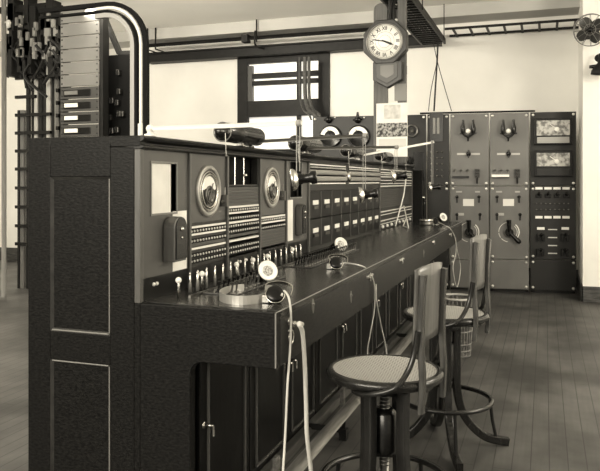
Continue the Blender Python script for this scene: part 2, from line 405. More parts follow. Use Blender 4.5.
# meters
def meter(px, py, R, k, z0):
    a, b = span(k); z = fz(px, py); y = fY(px)
    p = plate(a, b, z0, ZC, FACEG)
    o = Vector((XP, y, z)); X = Vector((1, 0, 0))
    m_ = MB().lathe([(R, 0), (R, .008), (R*.975, .013), (R*.86, .014), (R*.83, .011), (R*.82, .003), (0, .003)], o, X, 48).build('meter_case', mat('meter_rim', 168, .45, .7), p)
    MB().torus(o+X*.008, R*.745, .0035, X, 40).torus(o+X*.010, R*.64, .0045, X, 36).build('bezel_ring', NICK, m_)
    MB().lathe([(R*.83, .0045), (0, .0045)], o, X, 40).build('dial_face', DIALG, m_)
    # white scale: upper half crescent
    sc = MB(); n = 24; vs = []; fs = []
    for i in range(n+1):
        t = PI*(.04+.92*i/n); ro = R*.57; zi = R*.02
        vs += [o+X*.009+Vector((0, math.cos(t)*ro, math.sin(t)*ro)), o+X*.009+Vector((0, math.cos(t)*ro*.78, math.sin(t)*ro*.16+zi))]
    for i in range(n): fs.append((2*i, 2*i+1, 2*i+3, 2*i+2))
    sc.add(vs, fs).build('scale', DIAL, m_)
    mech = MB().torus(o+X*.011+Vector((0, 0, -R*.15)), R*.32, .005, X, 28).torus(o+X*.011+Vector((0, 0, -R*.15)), R*.16, .004, X, 20).lathe([(0, .02), (.012, .018), (.014, .004)], o+Vector((0, R*.12, -R*.38)), X, 14)
    mech.tube([o+X*.014+Vector((0, -R*.1, -R*.35)), o+X*.014+Vector((0, R*.25, R*.3))], .0025, 6)
    mech.build('movement', STEEL, m_)
    # small bracket with key at the right edge
    br = MB().box((XP, y+R+.012, z-.075), (XP+.035, y+R+.03, z-.02)).cyl((XP+.02, y+R-.01, z-.05), (XP+.02, y+R+.05, z-.05), .006, 8).cyl((XP+.02, y+R+.02, z-.045), (XP+.02, y+R+.02, z+.015), .0035, 6)
    br.build('key_bracket', STEEL, p)
    return p
def strip(y0, y1, z, kind):
    if kind == 'w':
        return box((XP-.02, y0+.004, z-.0045), (XP+.004, y1-.004, z+.0045)).build('designation_strip', CREAM, sb)
    if kind == 'r':
        return box((XP-.02, y0+.002, z-.0075), (XP+.003, y1-.002, z+.0075)).build('blank_strip', RIB, sb, .002)
    o = MB(); o.box((XP-.02, y0+.002, z-.011), (XP+.002, y1-.002, z+.011))
    o.cur = 1; n = int((y1-y0)/.027)
    for i in range(n):
        y = y0+.012+(y1-y0-.024)*i/(n-1)
        o.lathe([(.0015, .003), (.0015, .005), (.0052, .005), (.0052, 0)], (XP+.001, y, z), (1, 0, 0), 8)
    return o.build('jack_strip', None, sb, mats=[JACKB, mat('jack_bush', 215, .4)])
# bay 1
a, b = span(1); plate(a, b, ZR, 1.174, FACE, 'bay_back', .005)
meter(210, 191, .118, 1, 1.175)
for z_ in (1.158, 1.126, 1.064): strip(a, b, z_, 'w')
for z_ in (1.141, 1.098, 1.035): strip(a, b, z_, 'j')
for z_ in (1.08,): strip(a, b, z_, 'r')
strip(a, b, 1.010, 'j')
# bay 2
a, b = span(2)
rc = MB(); rc.box((XP-.03, a, 1.33), (XP, a+.012, ZC)); rc.box((XP-.03, b-.012, 1.33), (XP, b, ZC)); rc.box((XP-.03, a, 1.333), (XP, b, 1.342))
ro = rc.build('recess_frame', FACE, sb)
box((XP-.03, a+.03, 1.345), (XP-.022, a+.07, 1.43)).build('card', CREAM, ro)
MB().cyl((XP-.02, a+.13, 1.342), (XP-.02, a+.13, ZC), .004, 6).cyl((XP-.02, a+.24, 1.342), (XP-.02, a+.24, ZC), .004, 6).ball((XP-.012, a+.245, 1.39), .01).build('key_rod', NICK, ro)
for i in range(6): strip(a, b, 1.322-i*.0155, 'r')
for z_ in (1.232, 1.203, 1.156, 1.066): strip(a, b, z_, 'w')
for z_ in (1.217, 1.177, 1.139, 1.113, 1.034, 1.010): strip(a, b, z_, 'j')
for z_ in (1.09,): strip(a, b, z_, 'r')
# bay 3
meter(273, 187.5, .114, 3, 1.17)
a, b = span(3)
for z_ in (1.16, 1.131): strip(a, b, z_, 'w')
for z_ in (1.146, 1.105): strip(a, b, z_, 'j')
for i in range(6): strip(a, b, 1.084-i*.0155, 'r')
# bay 5: strips over the pigeonhole doors
a, b = span(5); ym = fY(348.5)
plate(a, b, 1.294, 1.335, FACE); plate(ym-.06, ym+.06, 1.335, ZC, FACE)
MB().lathe([(0, .03), (.03, .028), (.04, .02), (.04, 0)], (XP, ym, 1.395), (1, 0, 0), 24).build('round_cap', NICK, sb)
for (u0, u1) in ((a, ym-.05), (ym+.05, b)):
    strip(u0, u1, 1.47, 'w'); strip(u0, u1, 1.452, 'j'); 
    g = MB(); g.box((XP-.02, u0, 1.402), (XP+.02, u1, 1.436)); g.box((XP-.02, u0, 1.358), (XP+.02, u1, 1.394)); g.build('relay_cover', mat('relay_cover', 158, .35, .35), sb, .012)
    strip(u0, u1, 1.343, 'w')
nc = 8
for r_, (z0, z1) in enumerate(((.925, 1.108), (1.112, 1.292))):
    for k in range(nc):
        u0 = a+(b-a)*k/nc; u1 = a+(b-a)*(k+1)/nc
        d = box((XP-.02, u0+.006, z0), (XP+.004, u1-.006, z1)).build('drop_door', mat('drop_door_black', 14, .3, spec=.3), sb, .003)
        MB().box((XP+.004, u0+.07, (z0+z1)/2+.0), (XP+.01, u1-.07, (z0+z1)/2+.03)).build('label_holder', CREAM, d, .002)
        MB().box((XP+.004, u0+.085, (z0+z1)/2-.028), (XP+.016, u1-.085, (z0+z1)/2-.008)).build('pull', STEEL, d, .002)
        box((XP-.03, u1-.006, z0), (XP+.006, u1+.006, z1)).build('divider', mat('divider_grey', 92, .35, .2), sb)
box((XF-.055, a, ZS), (XF-.008, b, .925)).build('sill', FACE, sb)
# bay 6
a, b = span(6); plate(a, b, ZS, ZC, FACE, 'bay_back', .006)
for z_ in (1.468, 1.44, 1.40, 1.31, 1.07, .985): strip(a, b, z_, 'w')
for z_ in (1.42, 1.365, 1.335, 1.04, .955): strip(a, b, z_, 'j')
for i in range(9): strip(a, b, 1.275-i*.02, 'r')
for z_ in (.93,): 
    m_ = MB()
    for i in range(8): m_.ball((XP+.008, a+.1+i*.2, z_), .016)
    m_.build('lamp_jewel', CREAM, sb)
# pilot lamps in the plug rail
m_ = MB()
for px in (242, 248, 156, 159): m_.ball((XF-.01, fY(px), .955), .008)
m_.build('pilot_lamp', CREAM, sb)
# key plates and lever keys on the shelf
for (ya, yb) in ((2.56, 3.12), (3.5, 4.55)):
    kp = box((-1.325, ya, ZS), (-1.165, yb, ZS+.006)).build('key_plate', mat('key_plate', 66, .25), ks, .002)
    MB().box((-1.327, ya-.1, ZS), (-1.318, yb, ZS+.009)).build('plate_edge', STEEL, ks)
    n = int((yb-ya)/.044)
    for x in (-1.26, -1.2):
        for i in range(n):
            y = ya+.025+(yb-ya-.05)*i/(n-1)
            MB().tube([(x, y, ZS+.005), (x+.006, y, ZS+.038), (x+.008, y, ZS+.05)], [.005, .004, .008], 8).lathe([(.011, 0), (.011, .004), (0, .004)], (x, y, ZS+.006), (0, 0, 1), 10).build('key_lever', BLACK if x < -1.23 else STEEL, ks)

# ------------------------------------------------------------------ plugs standing in the shelf
PG = 'cord plugs standing along the back of the keyshelf'
XQ = -1.385
def plug(y, x=XQ):
    t = thing('cord_plug', 'slim nickel cord plug standing upright at the back of the keyshelf', 'plug', (x, y, ZS), 0, PG)
    MB().lathe([(0, 0), (.0062, 0), (.0062, .036), (.0045, .04)], (0, 0, 0), n=10).build('sleeve', mat('plug_sleeve', 120, .35), t, local=True)
    MB().lathe([(.0045, .04), (.0045, .066), (.0028, .069), (.004, .074), (.003, .081), (0, .083)], (0, 0, 0), n=10).build('tip', NICK, t, local=True)
    return t
ys = [2.58+.041*i for i in range(35)]
pl0 = None
for i, y in enumerate(ys):
    if pl0 is None: pl0 = plug(y)
    else: dup(pl0, (XQ+(.012 if i % 2 else -.006), y, ZS), rz=.3*i)
WG = 'white headed pegs among the cord plugs'
wl = ['white round headed peg nearest the oak end panel of the desk', 'white round headed peg second from the oak end panel, below the first jack strips',
      'white round headed peg below the second jack bay, behind the key levers', 'white round headed peg just left of the pale horn mouthpiece', 
      'white round headed peg standing above the pale horn mouthpiece', 'white round headed peg furthest along, below the second white notice']
wp = None
for px, lb in zip((178.5, 202, 236.5, 253, 267.5, 292.5), wl):
    y = P(px, HZ, 'x', -1.36).y
    if wp is None:
        wp = thing('signal_peg', lb, 'peg', (-1.36, y, ZS), 0, WG)
        MB().lathe([(0, 0), (.007, 0), (.006, .05), (.004, .06)], (0, 0, 0), n=10).build('stem', NICK, wp, local=True)
        MB().ball((0, 0, .07), .0125).build('head', WHITEP, wp, local=True)
    else: dup(wp, (-1.36, y, ZS), label=lb)

# ------------------------------------------------------------------ ringer boxes and notices on the face
def ringer(px0, px1, py0, py1, lb, grp):
    D = .055 if px0 < 200 else .045
    y0_, y1_ = fY(px0, XP), fY(px1, XP+D); z0 = fz((px0+px1)/2, py1, XP+D/2); z1 = fz((px0+px1)/2, py0, XP+D/2)
    t = thing('ringer_box', lb, 'telephone box', (XP, (y0_+y1_)/2, z0), 0, grp)
    r = min((y1_-y0_)/2, .045); pf = [(y0_, z0), (y1_, z0)] + [((y1_-r)+r*math.cos(k*PI/12), z1-r+r*math.sin(k*PI/12)) for k in range(0, 7)] + [((y0_+r)+r*math.cos(k*PI/12), z1-r+r*math.sin(k*PI/12)) for k in range(6, 13)]
    MB().prism(pf, 'x', XP+.002, XP+D).build('case', mat('ringer_case', 66, .3, v2=80, scale=7, stretch=(6, 6, .8)), t, .004)
    yc = (y0_+y1_)/2
    cv = MB().prism([(yc+(y-yc)*.86, z0+.01+(z-z0)*.93) for y, z in pf], 'x', XP+D, XP+D+.006).build('cover', BLACK, t, .002)
    MB().ball((XP+D+.006, yc, z1-.05), .010).ball((XP+D+.006, yc, z1-.085), .006).build('screw', NICK, t)
RG = 'ringer boxes on the switchboard face'
ringer(162.5, 186.5, 216.5, 261, 'black arch topped ringer box beside the white notice near the oak end panel', RG)
ringer(295, 306, 204, 235, 'small dark arch topped ringer box right of the narrow white notice', RG)
def notice(px0, px1, py0, py1, lb):
    y0_, y1_ = fY(px0), fY(px1); m = (px0+px1)/2
    return tag(box((XP+.0005, y0_, fz(m, py1)), (XP+.002, y1_, fz(m, py0))).build('paper_notice', PAPER), lb, 'notice', 'paper notices on the switchboard face')
notice(175, 188.8, 211, 270, 'tall white paper notice partly behind the black ringer box')
notice(288, 294.5, 200, 241, 'narrow white paper notice between the second meter and the small ringer box')

# ------------------------------------------------------------------ tubular lamps on top
XLp = -1.425
ll = ['dark tubular shelf lamp nearest the white pipe fitting', 'dark tubular shelf lamp second along the cornice, below the window frame',
      'dark tubular shelf lamp third along the cornice, left of the hanging calendar', 'dark tubular shelf lamp fourth along the cornice, in front of the calendar', 'dark tubular shelf lamp furthest along the cornice']
def lamp(y, lb):
    L = .42; R = .046; z = ZT+.058
    t = thing('tubular_lamp', lb, 'lamp', (XLp, y, ZT), 0, 'tubular lamps along the cornice')
    MB().lathe([(R*.9, 0), (R, .004), (R, L*.35), (R*1.02, L*.36), (R*1.02, L*.38), (R, L*.39), (R, L), (R*.9, L), (0, L)], (0, 0, .058), (0, 1, 0), 28).build('shade', LAMPG, t, local=True)
    MB().lathe([(R*.9, 0), (R*.8, -.012), (R*.45, -.02), (R*.4, -.045), (R*.3, -.05), (0, -.05)], (0, 0, .058), (0, 1, 0), 24).build('cap', mat('cap_black', 30, .15), t, local=True)
    MB().torus((0, .002, .058), R*.97, .003, (0, 1, 0), 28).build('cap_ring', STEEL, t, local=True)
    MB().box((-.012, L*.5-.012, 0), (.012, L*.5+.012, .02)).lathe([(0, 0), (.03, 0), (.028, .006), (0, .006)], (0, L*.5, 0), n=16).build('bracket', BRASS, t, local=True)
    MB().tube([(.03, -.03, .05), (.034, -.03, -.05)], .0022, 6).ball((.034, -.03, -.055), .006).build('pull_chain', BRASS, t, local=True)
    return t
lz = [2.97, 3.98, 5.12, 6.25, 7.4]
l0 = lamp(lz[0], ll[0])
for y, lb in zip(lz[1:], ll[1:]): dup(l0, (XLp, y, ZT), label=lb)

# ------------------------------------------------------------------ suspended transmitters on their arms
def arm(Y, pe, ze, xe, zt, lb, lb2, col, dx=0.0, split=.012, face=.04):
    t = thing('transmitter_arm', lb, 'arm', (-1.44, Y, ZT), 0, 'rods reaching out over the keyshelf')
    z0 = ZT+.03
    MB().cyl((-1.44, Y, ZT), (-1.44, Y, z0+.012), .011, 12).lathe([(0, 0), (.024, 0), (.022, .008), (.012, .012)], (-1.44, Y, ZT), n=16).ball((-1.44, Y, z0), .016).build('fitting', col, t)
    MB().cyl((-1.44, Y, z0), (xe, Y, ze), .0085, 10).build('rod', col, t)
    h = thing('hanging_transmitter', lb2, 'transmitter', (xe, Y, zt), 0, 'transmitters hung over the keyshelf')
    cx = xe-.015
    MB().tube([(cx-split/2, Y, zt+.03), (cx-split/2, Y, ze)], .0019, 6).tube([(cx+split/2, Y, zt+.03), (cx+split/2, Y, ze)], .0019, 6).lathe([(.0, .012), (.012, .012), (.012, -.006), (0, -.006)], (cx, Y, (ze if ze < 9 else ze)), (1, 0, 0), 10).build('cord', mat('hanger_cord', 150, .6), h)
    ax = Vector((.93, .25, .12)).normalized(); o = Vector((cx-.02, Y, zt))
    MB().lathe([(0, .0), (face*.6, -.001), (face, -.004), (face, .004), (face*.85, .012), (face*.5, .02), (face*.42, .03)], o, ax, 24).build('face_plate', NICK, h)
    MB().lathe([(face*.5, .018), (face*.5, .03), (.017, .036), (.017, .06), (.024, .068), (.024, .085), (0, .088)], o, ax, 18).build('body', BLACK, h)
arm(2.36, 0, 1.567, -.818, 1.364, 'white rod arm from the pipe fitting at the near end of the cornice', 'hanging transmitter nearest the camera, before the second meter bay', PIPEW)
arm(3.33, 0, 1.582, -.818, 1.290, 'grey rod arm second along, passing behind the near tubular lamp', 'hanging transmitter in front of the upper row of small black doors', STEEL)
arm(4.10, 0, 1.56, -.818, 1.385, 'rod arm third along, passing by the second tubular lamp', 'hanging transmitter third along, before the far jack strips', STEEL)
arm(5.52, 0, 1.665, -.82, 1.305, 'slanting white rod arm furthest along, rising past the calendar', 'hanging transmitter furthest along, before the dark test board', PIPEW, face=.03)

# ------------------------------------------------------------------ telephones sets lying on the shelf
def horn(px, py, d, lb, tilt):
    lat = (px-300)*d/F; X = lat*c-d*s; Y = lat*s+d*c; zc = H-(py-HZ)*d/F
    t = thing('horn_transmitter', lb, 'transmitter', (X, Y, ZS), 0, 'horn transmitters lying on the keyshelf')
    ax = Vector(tilt).normalized(); o = Vector((X, Y, zc)); R = .046
    MB().lathe([(R*.96, -.002), (R*.55, -.02), (R*.35, -.05), (R*.42, -.075)], o, ax, 24).lathe([(R*.42, -.07), (R*.75, -.08), (R*.75, -.105), (0, -.108)], o, ax, 20).build('horn', BLACK, t)
    mp = MB().lathe([(R*.97, -.003), (R, .0), (R*.9, .006), (R*.8, .002), (R*.55, -.003), (R*.3, -.002), (0, -.002)], o, ax, 32).build('mouthpiece', DIAL, t)
    MB().lathe([(R*.52, -.0015), (R*.5, .0), (0, .0)], o, ax, 24).build('grille', mat('grille_grey', 200, .4, v2=120, scale=160, lo=.42, hi=.58), mp)
    q = o-ax*.09
    MB().tube([(q.x, q.y, q.z), (q.x, q.y, ZS+.006)], .007, 8).lathe([(0, 0), (.032, 0), (.03, .007), (0, .007)], (q.x, q.y, ZS), n=18).build('foot', BLACK, t)
horn(268, 270.5, 3.08, 'pale faced horn transmitter on the shelf near the curved metal band', (.62, -.62, .38))
horn(341, 244, 4.50, 'pale faced horn transmitter on the shelf below the rows of small black doors', (.62, -.62, .38))
horn(443.5, 217, 7.35, 'pale faced horn transmitter at the far end of the shelf beside the round tin', (.62, -.62, .38))
# curved band
bp = []; cx_, cy_ = -1.105, 2.535
ang = YAW
for k in range(41):
    t = -PI*.86+2*PI*.86*k/40
    lx = .112*math.cos(t-PI/2); ly = .165*math.sin(t-PI/2)
    bp.append((cx_+lx*c-ly*s*.6, cy_+lx*s*.6+ly*c))
bm_ = MB(); vs = []; fs = []
for (x, y) in bp:
    dx, dy = x-cx_, y-cy_; L = math.hypot(dx, dy); dx /= L; dy /= L
    for (o_, z_) in ((0, 0), (0, .033), (-.004, .033), (-.004, 0)): vs.append((x+dx*o_, y+dy*o_, ZS+z_))
for k in range(40):
    for j in range(4): fs.append((k*4+j, k*4+(j+1) % 4, k*4+4+(j+1) % 4, k*4+4+j))
bm_.add(vs, fs, False).add(vs[:4], [(0, 1, 2, 3)]).add(vs[-4:], [(0, 1, 2, 3)])
tag(bm_.build('metal_band', mat('band_nickel', 190, .4, .7)), 'curved U shaped metal band lying on the near end of the keyshelf', 'band')
# headset receivers with their cords
def receiver(px, py, lb, cordpts, r=.0042):
    d = F*(H-ZS-.022)/(py-HZ); lat = (px-300)*d/F; X = lat*c-d*s; Y = lat*s+d*c
    t = thing('headset_receiver', lb, 'receiver', (X, Y, ZS), 0, 'headset receivers on the keyshelf')
    ax = Vector((.35, -.7, .62)).normalized(); o = Vector((X, Y, ZS+.03))
    MB().lathe([(0, .018), (.012, .016), (.03, .016), (.034, .010), (.034, -.012), (.026, -.02), (0, -.02)], o, ax, 24).build('earpiece', BLACK, t)
    MB().torus(o+ax*.002, .035, .003, ax, 24).tube(spline([o+Vector((-.03, 0, .0)), o+Vector((-.05, .03, .03)), o+Vector((-.02, .09, .035)), o+Vector((.03, .10, .02)), o+Vector((.045, .05, -.01))], 6), .004, flat=(.012, .003)).build('clamp', NICK, t)
    MB().box((X-.045, Y-.025, ZS+.001), (X-.015, Y+.01, ZS+.03)).build('terminal_block', BRASS, t, .003)
    MB().tube(spline([o+Vector((.03, -.01, .0))]+cordpts, 8), r, 8).build('cord', CORD, t)
XA = XS+.014
receiver(275, 297, 'black headset receiver near the shelf corner, its white cord hanging down the desk front',
    [P(284, 291, 'x', -.93), P(288.5, 297, 'x', XS+.005), P(290.5, 308, 'x', XA), P(291, 322, 'x', XA), P(290, 350, 'x', XA+.005), P(287.5, 385, 'x', XA+.005), P(285.5, 430, 'x', XA), P(283, 471, 'x', XA), P(280, 520, 'x', XA)])
receiver(336, 265, 'black headset receiver on the middle of the shelf, its cord looping over the edge',
    [P(346, 263, 'z', ZS+.03), P(358, 265, 'z', ZS+.04), P(367, 269, 'x', -.9), P(373, 279, 'x', XA), P(375, 293, 'x', XA), P(374, 312, 'x', XA), P(370, 335, 'x', XA), P(367.5, 353, 'x', XA), P(371, 372, 'x', XA), P(380, 375, 'x', XA), P(386.5, 355, 'x', XA), P(381, 325, 'x', XA+.006), P(376.5, 300, 'x', XA+.008), P(376, 284, 'x', XA+.004)], .0036)
receiver(436, 223, 'black headset receiver beside the round tin at the far shelf end',
    [P(446, 226, 'z', ZS+.03), P(450.5, 229, 'x', XS), P(455, 238, 'x', XA), P(456, 252, 'x', XA), P(453, 268, 'x', XA), P(457, 287, 'x', XA), P(460.5, 268, 'x', XA), P(457, 250, 'x', XA+.01), P(455.5, 238, 'x', XA+.008)], .0045)
# heavy white cord from a socket
t = thing('patch_cord', 'thick white cord plugged into the desk apron and hanging to the floor', 'cord', P(293, 322, 'x', XS))
p = P(290.5, 323.5, 'x', XS)
MB().lathe([(0, 0), (.011, 0), (.011, .02), (.007, .024), (.007, .045), (0, .046)], p, (1, 0, 0), 14).build('plug', NICK, t)
q = Vector((p.x+.045, p.y, p.z))
MB().tube(spline([q, P(299, 324, 'x', XS+.06), P(302.5, 333, 'x', XS+.06), P(304.5, 360, 'x', XS+.05), P(306, 400, 'x', XS+.045), P(307, 435, 'x', XS+.045), P(311, 471, 'x', XS+.045), P(316, 525, 'x', XS+.045)], 8), .0085, 10).build('cord', CORD, t)
p = P(289, 337, 'x', XS)
MB().torus(p+Vector((.008, 0, 0)), .024, .004, (1, 0, .0), 24).lathe([(0, .008), (.01, .008), (.01, 0)], p+Vector((0, 0, .022)), (1, 0, 0), 12).build('ring_pull', NICK, apo)
# round tin
d = 7.3; lat = (426.5-300)*d/F
tn = thing('round_tin', 'low round shiny tin at the far end of the keyshelf', 'tin', (lat*c-d*s, lat*s+d*c, ZS))
MB().lathe([(0, 0), (.068, 0), (.07, .004), (.07, .05), (0, .05)], (0, 0, 0), n=32).build('body', STEEL, tn, local=True)
MB().lathe([(.072, .04), (.074, .042), (.074, .06), (.066, .066), (.0, .064)], (0, 0, 0), n=32).build('lid', NICK, tn, local=True)
# white wire stand
ws = thing('wire_stand', 'white wire easel stand on the shelf in front of the far jack strips', 'stand', P(401, 226, 'z', ZS))
g = lambda px, py, dd: Vector((((px-300)*dd/F)*c-dd*s, ((px-300)*dd/F)*s+dd*c, H-(py-HZ)*dd/F))
A_, B_, C_, D_ = P(395.5, 226, 'z', ZS+.006), P(403, 226.5, 'z', ZS+.006), P(408.5, 228, 'z', ZS+.006), g(406.3, 176, 7.3)
g1 = MB(); g1.tube([A_, g(403.5, 196, 7.3), D_, g(402, 176, 7.45)], .0075, 8); g1.build('back_leg', WHITEP, ws)
MB().tube([C_, g(404, 206, 7.3), A_.lerp(g(403.5, 196, 7.3), .55)], .0065, 8).build('front_leg', WHITEP, ws)
MB().tube([C_, B_, g(406, 219, 7.3)], .006, 8).build('foot', WHITEP, ws)

# ------------------------------------------------------------------ foot rail
frl = thing('foot_rail', 'long round foot rail on brackets along the base of the desk', 'rail', (-1.0, Y0+.2, 0))
MB().cyl((-1.0, Y0+.05, .135), (-1.0, YE-.3, .135), .03, 16).build('pipe', RAIL, frl)
for y in (2.5, 3.55, 4.7, 5.9, 7.1):
    MB().tube([(-1.0, y, .14), (-1.0, y, .05), (XC+.03, y, .05)], .01, flat=(.03, .012)).box((-1.02, y-.02, 0), (-.98, y+.02, .06)).build('bracket', IRON, frl)
    MB().box((-1.105, y+.3, .0), (-1.085, y+.34, .17)).build('post', RAIL, frl)

# ------------------------------------------------------------------ swivel chairs
def chair(zs, lb, loc, rz, la=0.0, lr=1.0):
    t = thing('swivel_chair', lb, 'chair', loc, rz, 'cane seated swivel chairs at the switchboard')
    R = .22
    MB().lathe([(R*.87, zs-.004), (R*.9, zs), (R*.97, zs-.003), (R, zs-.014), (R*.985, zs-.028), (R*.93, zs-.038), (R*.8, zs-.04), (R*.8, zs-.01), (R*.87, zs-.006)], (0, 0, 0), n=48).build('seat_frame', CHAIRW, t, local=True)
    MB().lathe([(R*.89, zs-.003), (R*.6, zs-.006), (R*.3, zs-.009), (0, zs-.01)], (0, 0, 0), n=40).build('cane_panel', CANE, t, local=True)
    MB().box((-.18, -.03, zs-.06), (.18, .03, zs-.04)).box((-.03, -.18, zs-.06), (.03, .18, zs-.04)).lathe([(0, zs-.09), (.07, zs-.09), (.075, zs-.06), (0, zs-.06)], (0, 0, 0), n=24).build('seat_cross', CHAIRW, t, local=True)
    sc = MB().cyl((0, 0, .18), (0, 0, zs-.08), .017, 14)
    for k in range(20): sc.torus((0, 0, .3+k*.014), .0175, .0035, (0, 0, 1), 14, 5)
    sc.build('screw', STEEL, t, local=True)
    MB().lathe([(.02, .34), (.045, .34), (.048, .36), (.048, zs-.17), (.03, zs-.15), (.02, zs-.15)], (0, 0, 0), n=18).build('hub', BLACK, t, local=True)
    # four legs
    for k in range(4):
        a = YAW-rz+k*PI/2+la; ca, sa = math.cos(a), math.sin(a)
        path = [(x*ca, x*sa, z) for x, z in [(q[0], q[1]) for q in [Vector((u, w_, 0)) for u, w_ in [(v.x, v.y) for v in spline([(.06*lr, zs-.075, 0), (.058*lr, .42, 0), (.062*lr, .28, 0), (.1, .15, 0), (.2, .05, 0), (.325, .02, 0)], 6)]]]]
        lg = MB().tube(path, .02, flat=(.036, .04), up=(-sa, ca, 0)).build('leg', CHAIRW, t, .005, local=True)
        MB().tube([(.23*ca, .23*sa, .244), (.243*ca, .243*sa, .13), (.262*ca, .262*sa, .04)], .009, 8).build('strut', IRON, t, local=True)
    MB().torus((0, 0, .244), .232, .0125, (0, 0, 1), 48, 8).build('foot_ring', STEEL if False else CHAIRW, t, local=True)
    # back
    xb = .182; hw = .112; zt = zs+.383
    for sy in (-1, 1):
        MB().tube(spline([(xb+.004, sy*hw, zs-.11), (xb+.01, sy*hw, zs), (xb+.004, sy*hw, zs+.12), (xb+.006, sy*hw, zs+.26), (xb+.014, sy*hw, zt-.01)], 5), .01, flat=(.02, .03), up=(1, 0, 0)).build('back_post', mat('post_lit_wood', 48, .26, v2=76, scale=12, stretch=(6, 6, .7)), t, .004, local=True)  # lighter wood tone stands in for light falling on the posts
        MB().tube(spline([(xb+.0, sy*(hw+.02), zs+.18), (xb-.012, sy*(hw+.025), zs+.1), (xb-.03, sy*(hw+.05), zs+.035), (.12, sy*(.205), zs-.012), (.03, sy*.215, zs-.042), (-.05, sy*.16, zs-.052), (-.06, sy*.04, zs-.055)], 6), .0105, 8).build('bent_brace', CHAIRW, t, local=True)
    vs = []; fs = []; n = 12; mz = 8
    for j in range(mz+1):
        f = j/mz; z = zs+.13+(zt-zs-.13+.008)*f
        for i in range(n+1):
            u = -1+2*i/n; y = u*(hw+.022); bow = .014*(1-u*u); x = xb-.020+.009*f+bow
            zz = z + (.012*(1-u*u) if j == mz else 0)
            vs.append((x, y, zz)); vs.append((x+.008, y, zz))
    w_ = (n+1)*2
    for j in range(mz):
        for i in range(n):
            a0 = j*w_+2*i; fs.append((a0, a0+2, a0+w_+2, a0+w_)); fs.append((a0+1, a0+w_+1, a0+w_+3, a0+3))
        a0 = j*w_; fs.append((a0, a0+w_, a0+w_+1, a0+1)); a0 = j*w_+2*n; fs.append((a0, a0+1, a0+w_+1, a0+w_))
    for i in range(n):
        fs.append((2*i, 2*i+1, 2*i+3, 2*i+2)); a0 = mz*w_+2*i; fs.append((a0, a0+2, a0+3, a0+1))
    MB().add(vs, fs, True).build('backrest', BACKW, t, local=True)
    return t
RZ = math.radians(-11)
chair(.66, 'cane seated wooden swivel chair in the foreground at the near end of the desk', (-.569, 2.587, 0), RZ, PI/4, 1.45)
chair(.69, 'cane seated wooden swivel chair behind the foreground chair, further along the desk', (-.485, 3.644, 0), RZ)
# wicker waste basket
bk = thing('waste_basket', 'open wicker waste basket on the floor behind the second chair', 'basket', (-.65, 5.57, 0))
b_ = MB(); n = 26
for k in range(n):
    a = 2*PI*k/n; b_.tube([(.10*math.cos(a), .10*math.sin(a), .005), (.135*math.cos(a), .135*math.sin(a), .45)], .005, 5)
b_.build('stake', WICK, bk, local=True)
r_ = MB()
for z_, R_ in ((.008, .101), (.05, .104), (.1, .108), (.2, .1155), (.29, .1225), (.36, .128)): r_.torus((0, 0, z_), R_+.002, .006, n=28, m=6)
r_.lathe([(0, 0), (.1, 0), (.1, .008), (0, .008)], (0, 0, 0), n=24)
r_.build('weave', WICK, bk, local=True)
MB().torus((0, 0, .452), .137, .009, n=32).build('rim', mat('rim_pale', 170, .6), bk, local=True)

# ------------------------------------------------------------------ power and test board at the back
PHI = math.radians(12.9); BK = 8.95; TH = YAW-PHI
E = Vector((math.cos(TH), math.sin(TH), 0)); N = Vector((math.sin(TH), -math.cos(TH), 0))
def bpt(px, py):
    u = (px-300)/F; d = BK/(math.cos(PHI)+u*math.sin(PHI)); lat = u*d
    return Vector((lat*c-d*s, lat*s+d*c, H-(py-HZ)*d/F))
ZTB = 2.2
class Board:
    def __init__(self, px0, px1, lb, m, rails=(186, 259.5), group='panels of the test board on the back wall'):
        self.o = bpt(px0, HZ); self.o.z = 0; self.px0 = px0; self.w = (bpt(px1, HZ)-bpt(px0, HZ)).length
        self.t = thing('test_board_panel', lb, 'board', self.o, TH, group)
        zz = [.03]+[bpt((px0+px1)/2, r).z for r in rails[::-1]]+[ZTB]
        for a, b in zip(zz[:-1], zz[1:]):
            sl = box((.004, 0, a+.003), (self.w-.004, .03, b-.003)).build('slab', m, self.t, .004, local=True)
            bo = MB()
            for x in (.035, self.w-.035):
                for z_ in (a+.035, b-.035): bo.lathe([(.017, 0), (.016, .008), (.008, .013), (0, .013)], (x, 0, z_), (0, -1, 0), 14)
            bo.build('bolt', BOLT, sl, local=True)
        fr_ = MB()
        for x in (.03, self.w-.03): fr_.box((x-.02, .03, 0), (x+.02, .08, ZTB-.01))
        fr_.box((.01, .03, 0), (self.w-.01, .08, .04)); fr_.build('frame', IRON, self.t, local=True)
    def q(self, px, py):
        p = bpt(px, py); return (p-self.o).dot(E), p.z
    def mb(self): return MB()
    def box(self, mb, px0, px1, py0, py1, t, t0=0):
        x0, z0 = self.q(px0, py1); x1, z1 = self.q(px1, py0); return mb.box((x0, -t, z0), (x1, -t0, z1))
    def put(self, mb, name, m, bevel=0): return mb.build(name, m, self.t, bevel, local=True)
